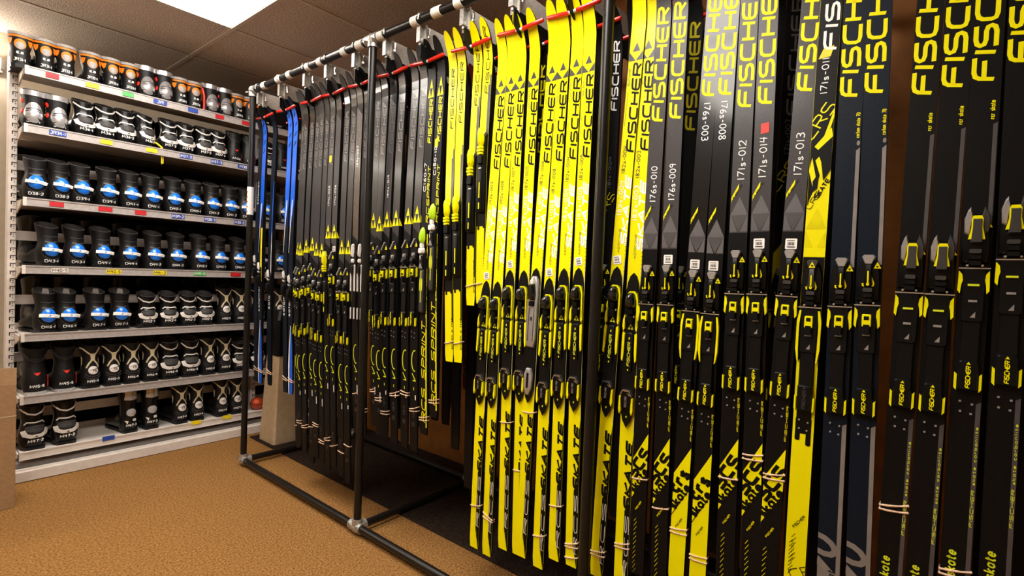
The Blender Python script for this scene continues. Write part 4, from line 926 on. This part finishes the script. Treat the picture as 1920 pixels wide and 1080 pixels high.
# ------------------------------------------------------------------ boots
class Boot:
    def __init__(s, h, wide=1.0, style=0, fl=1.0):
        s.h = h; s.wd = wide; s.fl = fl
        s.prof = [(0, .050, .037, .040), (.10, .052, .0415, .047), (.28, .053, .0420, .048), (.44, .056, .0380, .044), (.58, .060, .0370, .044), (.78, .066, .0405, .049), (.92, .070, .0440, .054), (1.0, .073, .0455, .056)]
        if style == 2: s.prof = [(0, .050, .036, .040), (.12, .052, .0425, .048), (.34, .052, .0440, .049), (.50, .054, .0385, .043), (.62, .058, .0335, .039), (.76, .064, .0345, .043), (.92, .070, .0385, .050), (1.0, .074, .0405, .054)]
        if style == 3: s.prof = [(0, .050, .036, .040), (.12, .052, .0415, .047), (.30, .053, .0415, .047), (.46, .056, .0370, .042), (.62, .060, .0325, .040), (.78, .066, .0365, .046), (.92, .072, .0425, .054), (1.0, .075, .0455, .058)]
        if style == 1: s.prof = [(0, .046, .034, .036), (.12, .048, .036, .040), (.30, .050, .0345, .040), (.46, .054, .034, .041), (.62, .060, .0385, .045), (.80, .066, .0425, .050), (.94, .070, .0445, .054), (1.0, .071, .0440, .054)]
    def prm(s, z):
        t = min(1, max(0, z/s.h))
        for a, b_ in zip(s.prof[:-1], s.prof[1:]):
            if t <= b_[0]:
                k = (t-a[0])/(b_[0]-a[0]); k = k*k*(3-2*k); return [a[i]+(b_[i]-a[i])*k for i in (1, 2, 3)]
        return s.prof[-1][1:]
    def P(s, a, z, off=0.0):
        """a = arc distance from the heel line (to the right seen from behind)"""
        cy, rx, ry = s.prm(z); rx *= s.wd; th = a / .040
        return ((rx+off)*math.sin(th), cy - (ry+off)*math.cos(th), z + .014)
    def parts(s, body_m='boot_black', sole_m='boot_black', lining='boot_mesh', top_drop=.012):
        out = []
        n = 18; mb = MB(); rings = []
        for k in range(11):
            z = s.h*k/10; rings.append([s.P(2*math.pi*.040*i/n, z if k < 10 else z - top_drop*.5*(1+math.cos(2*math.pi*i/n))*0) for i in range(n)])
        # collar dips at the heel
        rings[-1] = [(p[0], p[1], p[2] - .012 + .034*(1-math.cos(2*math.pi*i/n))*.5) for i, p in enumerate(rings[-1])]
        mb.loft(rings, (True, False))
        foot = [(.045,.036,.085,.0),(.085,.040,.098,.0),(.125,.042,.088,.0),(.165,.0445,.072,.0),(.205,.0455,.058,.002),(.240,.042,.048,.004),(.262,.033,.040,.007),(.276,.016,.030,.012)]
        fr = []
        for y, hw, hz, lift in foot:
            r = []
            for i in range(12):
                t = math.pi*2*i/12; cx = math.cos(t); sz = math.sin(t)
                r.append((hw*s.wd*math.copysign(abs(cx)**.7, cx), .045+(y-.045)*s.fl, .014+lift + hz*(.5+.5*math.copysign(abs(sz)**.8, sz))))
            fr.append(r)
        mb.loft(fr)
        out.append(('upper', mb.mesh('upper', [body_m], True)))
        mb = MB(); inner = [[(p[0]*.86, s.prm(s.h)[0]+(p[1]-s.prm(s.h)[0])*.86, p[2]-.001) for p in rings[-1]], [(p[0]*.78, s.prm(s.h)[0]+(p[1]-s.prm(s.h)[0])*.78, p[2]-.05) for p in rings[-1]]]
        mb.loft([rings[-1], [(p[0]*1.01, p[1], p[2]+.004) for p in inner[0]], inner[0], inner[1]], (False, True)); out.append(('lining', mb.mesh('lining', [lining], True)))
        mb = MB(); ol = [(-.030,.012),(-.036,.05),(-.034,.12),(-.045,.19),(-.043,.235),(-.028,.268),(0,.280),(.028,.268),(.043,.235),(.045,.19),(.034,.12),(.036,.05),(.030,.012),(.015,.003),(-.015,.003)]
        ol = [(x, .003+(y-.003)*(s.fl*.99+.01)) for x, y in ol]
        mb.loft([[(x*s.wd*.96, y, .0) for x, y in ol], [(x*s.wd, y, .010) for x, y in ol], [(x*s.wd, y, .018) for x, y in ol]]); out.append(('sole', mb.mesh('sole', [sole_m], False)))
        return out
    def patch(s, name, polys, m, off=.0012, bulge=0.0):
        mb = MB()
        for pl in polys:
            n = len(pl)
            if n > 8:
                cx = sum(p[0] for p in pl)/n; cz = sum(p[1] for p in pl)/n; V = [s.P(cx, cz, off+bulge)]; F = []
                K = (.4, .75, 1.0)
                for r in K: V += [s.P(cx+(p[0]-cx)*r, cz+(p[1]-cz)*r, off+bulge*(1-r*r)) for p in pl]
                for i in range(n):
                    j = (i+1) % n; F.append((0, 1+i, 1+j))
                    for a in range(2): F.append((1+a*n+i, 1+(a+1)*n+i, 1+(a+1)*n+j, 1+a*n+j))
                V += [s.P(p[0], p[1], -.002) for p in pl]
                for i in range(n): j = (i+1) % n; F.append((1+2*n+i, 1+3*n+i, 1+3*n+j, 1+2*n+j))
                mb.add(V, F)
            else: mb.add([s.P(p[0], p[1], off) for p in pl] + [s.P(p[0], p[1], -.001) for p in pl], [tuple(range(n))] + [(i, n+i, n+(i+1) % n, (i+1) % n) for i in range(n)])
        return (name, mb.mesh(name, [m], True))
    def stroke(s, pts, th): 
        out = []; dense = []
        for a, b_ in zip(pts[:-1], pts[1:]):
            k = max(1, int(math.hypot(b_[0]-a[0], b_[1]-a[1])/.007)); dense += [(a[0]+(b_[0]-a[0])*i/k, a[1]+(b_[1]-a[1])*i/k) for i in range(k)]
        dense.append(pts[-1]); return ribbon(dense, th)
    def label(s, t, z, m='marker_white', h=.013, wd=.046):
        Q = fit_text(t, wd, h, .0021, 0, .3, .06)
        return s.patch('marker_number', [[(p[0]-wd/2, z+p[1]) for p in a] for a in Q], m, .0016)
BK = {}
def boots():
    b1 = Boot(.168, 1.08, 1, .72)                          # orange junior
    h = .168
    P = b1.parts('boot_black', 'boot_black', 'boot_grey')
    P.append(b1.patch('collar_band', b1.stroke([(-.055, h*.975), (-.03, h*.955), (0, h*.95), (.03, h*.955), (.055, h*.975)], .014), 'boot_grey', .0012))
    P.append(b1.patch('collar_trim', b1.stroke([(-.055, h*.885), (-.03, h*.865), (0, h*.86), (.03, h*.865), (.055, h*.885)], .010), 'boot_orange', .0015))
    P.append(b1.patch('heel_ring', [ellipse(0, h*.62, .0225, .026)], 'boot_orange', .0012, .003)); P.append(b1.patch('heel_patch', [ellipse(0, h*.585, .0170, .020)], 'boot_grey', .0025, .0035))
    for s_ in (-1, 1): P.append(b1.patch('side_patch', [[(s_*.027, h*.78), (s_*.050, h*.80), (s_*.054, h*.70), (s_*.044, h*.60), (s_*.034, h*.66)]], 'boot_orange', .0015))
    P.append(b1.patch('heel_label', [[(-.013, h*.40), (.013, h*.40), (.015, h*.35), (.012, h*.33), (-.012, h*.33), (-.015, h*.35)]], 'boot_white', .0015))
    BK['orange'] = (b1, P, .10)
    b2 = Boot(.182, 1.14, 0, .72); h = .182                    # silver junior
    P = b2.parts('boot_black', 'boot_black', 'boot_grey')
    P.append(b2.patch('collar_band', b2.stroke([(-.058, h*.94), (-.03, h*.91), (0, h*.905), (.03, h*.91), (.058, h*.94)], .026), 'boot_silver', .002))
    P.append(b2.patch('heel_shell', [ellipse(0, h*.36, .034, h*.29, 26)], 'boot_silver', .002, .009))
    P.append(b2.patch('shell_groove', b2.stroke([(-.024, h*.44), (0, h*.48), (.024, h*.44)], .003) + b2.stroke([(-.026, h*.38), (0, h*.42), (.026, h*.38)], .002), 'boot_rim', .0115))
    P.append(b2.patch('heel_base', [[(-.034, h*.02), (.034, h*.02), (.030, h*.16), (.012, h*.21), (-.012, h*.21), (-.030, h*.16)]], 'boot_shine', .0085))
    P.append(b2.patch('buckle', [ellipse(-.052, h*.68, .009, .013, 12), ellipse(-.050, h*.38, .008, .014, 12)], 'boot_red', .002, .003))
    BK['silver'] = (b2, P, .06)
    for nm, h in (('striped', .186), ('striped_big', .222)):
        b3 = Boot(h, 1.20 if nm == 'striped' else 1.34, 2)
        P = b3.parts('boot_shine', 'boot_black', 'boot_mesh')
        P.append(b3.patch('heel_mesh', [[(-.034+.0068*k, h*.52-.004*abs(k-5)/5) for k in range(11)] + [(.034-.0068*k, h*.34+.018*(abs(k-5)/5)**2) for k in range(11)]], 'boot_mesh', .0015, .003))
        P.append(b3.patch('mesh_rib', [q_ for k in range(3) for q_ in b3.stroke([(-.026, h*(.38+.045*k)+.006), (0, h*(.38+.045*k)), (.026, h*(.38+.045*k)+.006)], .002)], 'boot_rim', .0048))
        P.append(b3.patch('heel_band', b3.stroke([(-.040, h*.42), (-.031, h*.315), (-.014, h*.275), (.014, h*.275), (.031, h*.315), (.040, h*.42)], .017), 'boot_white', .0035))
        P.append(b3.patch('upper_trim', b3.stroke([(-.040, h*.55), (-.030, h*.60), (0, h*.585), (.030, h*.60), (.040, h*.55)], .006), 'boot_white', .0018))
        P.append(b3.patch('collar_trim', b3.stroke([(-.052, h*.92), (-.025, h*.80), (0, h*.765), (.025, h*.80), (.052, h*.92)], .0075), 'boot_white', .0018))
        P.append(b3.patch('brand_mark', [[(-.004, h*.262), (.004, h*.262), (0, h*.292)]], 'boot_black', .0058))
        P.append(b3.patch('sole_tab', [[(-.019, -.012), (.019, -.012), (.019, .002), (-.019, .002)]], 'sole_yellow', .004))
        BK[nm] = (b3, P, .115)
    b4 = Boot(.205, 1.22, 2); h = .205                          # blue heel
    P = b4.parts('boot_black', 'boot_black', 'boot_mesh')
    P.append(b4.patch('heel_socket', [ellipse(0, h*.355, .034, .045, 24)], 'boot_rim', .0018, .001)); P.append(b4.patch('heel_socket_inset', [ellipse(0, h*.365, .0325, .042, 24)], 'boot_shine', .0026, .001))
    P.append(b4.patch('heel_ball', [ellipse(0, h*.40, .0255, .036, 24)], 'boot_blue', .003, .012))
    P.append(b4.patch('heel_strap', b4.stroke([(-.0275, h*.405), (-.014, h*.405), (.012, h*.39), (.0275, h*.362)], .0165), 'boot_white', .0150))
    P.append(b4.patch('strap_print', [[(-.006, h*.382), (.018, h*.372), (.018, h*.366), (-.006, h*.376)]], 'boot_rim', .0165))
    P.append(b4.patch('cuff_fold', b4.stroke([(-.024, h*.60), (0, h*.575), (.024, h*.60)], .007), 'boot_rim', .0020)); P.append(b4.patch('cuff_fold', b4.stroke([(-.030, h*.74), (0, h*.72), (.030, h*.74)], .004), 'boot_rim', .0020))
    P.append(b4.patch('sole_tab', [[(-.016, -.012), (.016, -.012), (.014, .000), (-.014, .000)]], 'boot_white', .004))
    BK['blue'] = (b4, P, .055)
    b5 = Boot(.236, 1.10, 3); h = .236                     # cream cross
    P = b5.parts('boot_black', 'boot_black', 'boot_black')
    P.append(b5.patch('cream_cross', b5.stroke([(-.058, h*.92), (-.040, h*.89), (-.022, h*.80), (-.010, h*.755), (.010, h*.755), (.022, h*.80), (.036, h*.90)], .0070)
        + [[(-.0125, h*.755), (.0125, h*.755), (.0095, h*.66), (.0120, h*.60), (-.0120, h*.60), (-.0095, h*.66)]] + b5.stroke([(-.006, h*.61), (-.018, h*.55), (-.030, h*.44)], .0075) + b5.stroke([(.006, h*.61), (.018, h*.55), (.030, h*.44)], .0075), 'boot_cream', .0020))
    for s_ in (-1, 1): P.append(b5.patch('side_flash', [[(s_*.056, h*.66), (s_*.064, h*.70), (s_*.070, h*.60), (s_*.058, h*.50)]], 'boot_cream', .0018))
    P.append(b5.patch('heel_disc', [ellipse(0, h*.385, .0205, .0225, 22)], 'boot_white', .003, .004))
    P.append(b5.patch('disc_mark', b5.stroke([(-.015, h*.385), (-.004, h*.405), (.015, h*.415)], .0022) + b5.stroke([(.0, h*.405), (-.004, h*.35)], .0022) + b5.stroke([(.004, h*.405), (.009, h*.375), (-.002, h*.375), (.010, h*.352)], .0022), 'boot_black', .0075))
    P.append(b5.patch('heel_ridge', b5.stroke([(-.034, h*.30), (-.018, h*.245), (0, h*.235), (.018, h*.245), (.034, h*.30)], .0035) + b5.stroke([(-.036, h*.24), (-.018, h*.195), (0, h*.19), (.018, h*.195), (.036, h*.24)], .0030), 'boot_rim', .0030))
    BK['cross'] = (b5, P, .085)
    b6 = Boot(.236, 1.24, 3); h = .236                    # black with red mark
    P = b6.parts('boot_black', 'boot_grey', 'boot_black')
    P.append(b6.patch('collar_seam', b6.stroke([(-.055, h*.88), (-.030, h*.72), (0, h*.69), (.030, h*.72), (.055, h*.88)], .003) + b6.stroke([(-.055, h*.92), (-.030, h*.76), (0, h*.73), (.030, h*.76), (.055, h*.92)], .002), 'boot_rim', .0018))
    P.append(b6.patch('red_mark', [[(-.012, h*.45), (-.004, h*.43), (.0, h*.445), (.004, h*.43), (.012, h*.45), (.006, h*.40), (0, h*.375), (-.006, h*.40)]], 'boot_red', .0025))
    P.append(b6.patch('red_edge', b6.stroke([(.052, h*.10), (.052, h*.35)], .006), 'boot_red', .0018))
    BK['redmark'] = (b6, P, .10)
    b7 = Boot(.232, 1.12); h = .232                     # silver topped
    P = b7.parts('boot_shine', 'boot_black', 'boot_silver')
    P.append(b7.patch('sole_tab', [[(-.024, -.012), (.024, -.012), (.024, -.002), (-.024, -.002)]], 'boot_red', .004))
    P.append(b7.patch('silver_cuff', b7.stroke([(-.026, h*.90), (0, h*.885), (.026, h*.90)], .055), 'boot_silver', .003)); P.append(b7.patch('heel_patch', [ellipse(0, h*.46, .023, .022, 20)], 'boot_grey', .003, .004))
    P.append(b7.patch('heel_label', [[(.004, h*.30), (.018, h*.30), (.018, h*.24), (.004, h*.24)], [(-.030, h*.27), (-.014, h*.25), (-.018, h*.18)]], 'boot_white', .002))
    BK['silvertop'] = (b7, P, .10)
    b8 = Boot(.215, 1.25); P = b8.parts('boot_shine', 'boot_black', 'boot_mesh'); BK['plain'] = (b8, P, None)
boots()
DESC = {'orange': 'black and orange junior boot', 'silver': 'silver heeled junior boot', 'striped': 'black boot with white heel stripes', 'striped_big': 'large black boot with white heel stripes',
        'blue': 'black boot with blue heel ball', 'cross': 'black boot with cream cross', 'redmark': 'black boot with red heel mark', 'silvertop': 'black boot with silver cuff'}
SHN = ['top shelf', 'second shelf', 'third shelf', 'fourth shelf', 'fifth shelf', 'sixth shelf', 'lowest shelf']
def put_boot(kind, x, z, label, group, text=None, rz=0.0, y=None, scale=1.0):
    b_, P, tz = BK[kind]
    t = thing('ski_boot', label, 'ski boot', (x, (SY+.022) if y is None else y, z-.0098), group, rz); t.scale = (scale, scale, scale)
    first = None
    for n, me in P:
        o = link(n, me, t if n in ('upper', 'lining', 'sole') else first)
        if n == 'upper': first = o
    if text and tz:
        n, me = b_.label(text, b_.h*tz + .004); link(n, me, first)
    return t
ROWS = [
 (0, [(.427,'orange','JR31-1'),(.529,'orange','JR31-1'),(.610,'orange','JR32-1'),(.717,'orange','JR32-1'),(.811,'orange','JR33-1'),(.891,'orange','JR33-1'),(.976,'silver',None),(1.068,'silver',None),(1.153,'orange','JR37-1'),(1.228,'orange','JR37-1'),(1.325,'silver',None),(1.410,'silver',None),(1.488,'orange','JR39-2'),(1.565,'orange','JR39-2'),(1.66,'orange','JR40'),(1.75,'silver',None),(1.86,'silver',None)]),
 (1, [(.482,'silver','JR34'),(.588,'silver','JR34'),(.698,'striped','M36-1'),(.789,'striped','M36-1'),(.883,'striped','M36-2'),(.994,'striped','M36-2'),(1.096,'striped','M37-2'),(1.188,'striped','M37-2'),(1.291,'striped','M37-3'),(1.376,'striped','M37-3'),(1.475,'redmark','M38'),(1.567,'redmark','M38'),(1.70,'striped','M38-1'),(1.80,'redmark','M38-2'),(1.92,'redmark','M38-2')]),
 (2, [(.496,'blue','D38-2'),(.603,'blue','D38-2'),(.689,'blue','D39-1'),(.802,'blue','D39-1'),(.911,'blue','D41-1'),(1.016,'blue','D41-1'),(1.127,'blue','D40-1'),(1.239,'blue','D40-1'),(1.347,'blue','D41-2'),(1.455,'blue','D41-2'),(1.555,'blue','D42-1'),(1.70,'blue','D42-1'),(1.82,'blue','D42-2')]),
 (3, [(.564,'blue','D43-1'),(.674,'blue','D43-1'),(.786,'blue','D44-1'),(.910,'blue','D44-1'),(1.031,'blue','D44-2'),(1.149,'blue','D44-2'),(1.284,'blue','D45-1'),(1.398,'blue','D45-1'),(1.515,'blue','D45-2'),(1.66,'blue','D45-2'),(1.80,'blue','D46-1')]),
 (4, [(.556,'blue','D46-1'),(.643,'blue','D46-1'),(.769,'blue','D47-1'),(.870,'blue','D47-1'),(1.005,'striped','M42-1'),(1.116,'striped','M42-1'),(1.224,'striped','M42-2'),(1.322,'striped','M42-2'),(1.438,'cross','M42-5'),(1.535,'cross','M42-5'),(1.66,'cross','M43-1'),(1.80,'cross','M43-1')]),
 (5, [(.514,'redmark','M45-5'),(.632,'redmark','M45-5'),(.746,'cross','M45-3'),(.840,'cross','M45-3'),(.932,'cross','M46-4'),(1.026,'cross','M46-4'),(1.130,'striped_big','M46-5'),(1.243,'striped_big','M46-5'),(1.349,'cross','M45-2'),(1.443,'cross','M45-2'),(1.54,'striped','M44-1'),(1.66,'striped','M44-1')]),
 (6, [(.513,'striped_big','M47-2'),(.640,'striped_big','M47-2'),(.928,'silvertop','M47-3'),(1.032,'silvertop','M47-3'),(1.192,'cross','M47-4'),(1.286,'cross','M47-4'),(1.430,'cross','M47-5'),(1.524,'cross','M47-5')]),
]
seen_rot = {(1, 5): .5, (0, 0): -.14, (1, 0): -.08, (2, 0): -.06, (5, 0): .10, (5, 1): .12}
for si, lst in ROWS:
    n_ = len(lst)
    for i, (x, kind, t) in enumerate(lst):
        base = DESC[kind]
        if i == 0: lab = f'{base}, leftmost on the {SHN[si]}'
        else: lab = f'{base}, {NTH[i] if i < 14 else str(i+1)+"th"} from the left on the {SHN[si]}'
        sc_ = {'redmark': .86}.get(kind, 1.0) if si == 1 else 1.0
        bt = put_boot(kind, x, SZ[si], lab, 'ski boots on the shelves', t, seen_rot.get((si, i), random.uniform(-.06, .06) + (.18 if i < 3 and si != 0 else .05)), scale=sc_)
        if (si, i) == (1, 5):
            q = MB(); q.tube([(.024, .008, .05), (.030, -.034, .02), (.030, -.040, -.03), (.030, -.040, -.075)], .003, 6); q.tube([(.036, .008, .05), (.040, -.034, .02), (.040, -.040, -.03), (.040, -.040, -.075), (.030, -.040, -.080)], .003, 6); q.obj('hanging_lace', 'tag_yellow', bt, True)
        if (si, i) == (0, 9):
            q = MB(); q.tube([(.040, .03, .155), (.047, .02, .11), (.052, .03, .06), (.050, .03, .02)], .007, 8); q.obj('red_strap', 'boot_red', bt, True)
        if si == 4 and i < 4:
            q = MB(); q.add([(-.02, .05, .20), (.015, .05, .20), (.010, .052, .235), (-.012, .052, .238)], [(0, 1, 2, 3)]); q.add([(-.02, .053, .20), (.015, .053, .20), (.010, .055, .235), (-.012, .055, .238)], [(3, 2, 1, 0)]); q.obj('pull_tab', 'boot_grey', bt)
# far side of the shelving: backs of the stock stored there
for si in range(1, 6):
    for k in range(11):
        x = .55 + k*.135 + random.uniform(-.02, .02)
        put_boot('plain', x, SZ[si], 'plain black boot stored behind the front row of the shelves', 'black boots behind the front row', None, math.pi + random.uniform(-.2, .2), y=4.18 + random.uniform(0, .02), scale=1.15)
q = MB()
for z in SZ[1:6]: q.box(.46, SX1, 3.96, 4.26, z-.020, z-.0098)
for x in (.46, SX1-.03): q.box(x, x+.03, 4.20, 4.26, 0, 2.0)
bs = tag(q.obj('back_shelving', 'shelf_lip'), 'second shelving unit standing behind the boot shelves against the wall', 'shelving')
q = MB(); q.box(.46, SX1, 4.262, 4.275, .02, 1.80); q.obj('added_dark_backing', 'plate_black', bs)  # black sheet added behind the boots, stands in for shade in the gaps
# ball
q = MB(); q.sphere((0, 0, .043), .043, 18, 12); bl = tag(q.obj('ball', 'ball_orange', None, True, (1.665, 3.625, SZ[6]-.0098)), 'small orange red ball at the right end of the lowest shelf', 'ball')
q = MB()
q.tube([(.0432*math.cos(t), .0432*math.sin(t), .043) for t in [2*math.pi*k/24 for k in range(25)]], .0012, 6); q.tube([(.0432*math.cos(t), 0, .043+.0432*math.sin(t)) for t in [2*math.pi*k/24 for k in range(25)]], .0012, 6)
q.obj('ball_seam', 'boot_black', bl)

# ------------------------------------------------------------------ bin and cardboard box
bn = thing('waste_bin', 'tall beige waste bin with a black top behind the end post', 'bin', (1.655, 3.27, 0))
q = MB()
def sqr(hx, hy, z, c=.012): return [(-hx+c,-hy,z),(hx-c,-hy,z),(hx,-hy+c,z),(hx,hy-c,z),(hx-c,hy,z),(-hx+c,hy,z),(-hx,hy-c,z),(-hx,-hy+c,z)]
q.loft([sqr(.088, .100, .009), sqr(.088, .100, .03), sqr(.064, .078, .57), sqr(.062, .076, .575)]); q.obj('bin_body', 'bin_beige', bn)
q = MB(); q.loft([sqr(.066, .080, .570), sqr(.070, .084, .60), sqr(.070, .084, .80), sqr(.050, .062, .86)]); q.obj('bin_lid', 'bin_black', bn)
cb = thing('cardboard_box', 'brown cardboard box at the left end of the shelving unit', 'box', (.195, 3.30, 0))
q = MB(); q.cbox(-.19, .19, -.12, .12, .0, .565, .002); q.obj('box_body', 'cardboard', cb)
q = MB(); q.loft([[(-.19, -.12, .565), (.19, -.12, .565), (.19, -.116, .565), (-.19, -.116, .565)], [(-.19, -.11, .64), (.19, -.11, .64), (.19, -.106, .64), (-.19, -.106, .64)]]); q.obj('box_flap', 'cardboard', cb)
q = MB(); q.box(-.191, .191, -.1212, -.1203, .42, .425); q.obj('box_crease', 'bin_beige', cb)
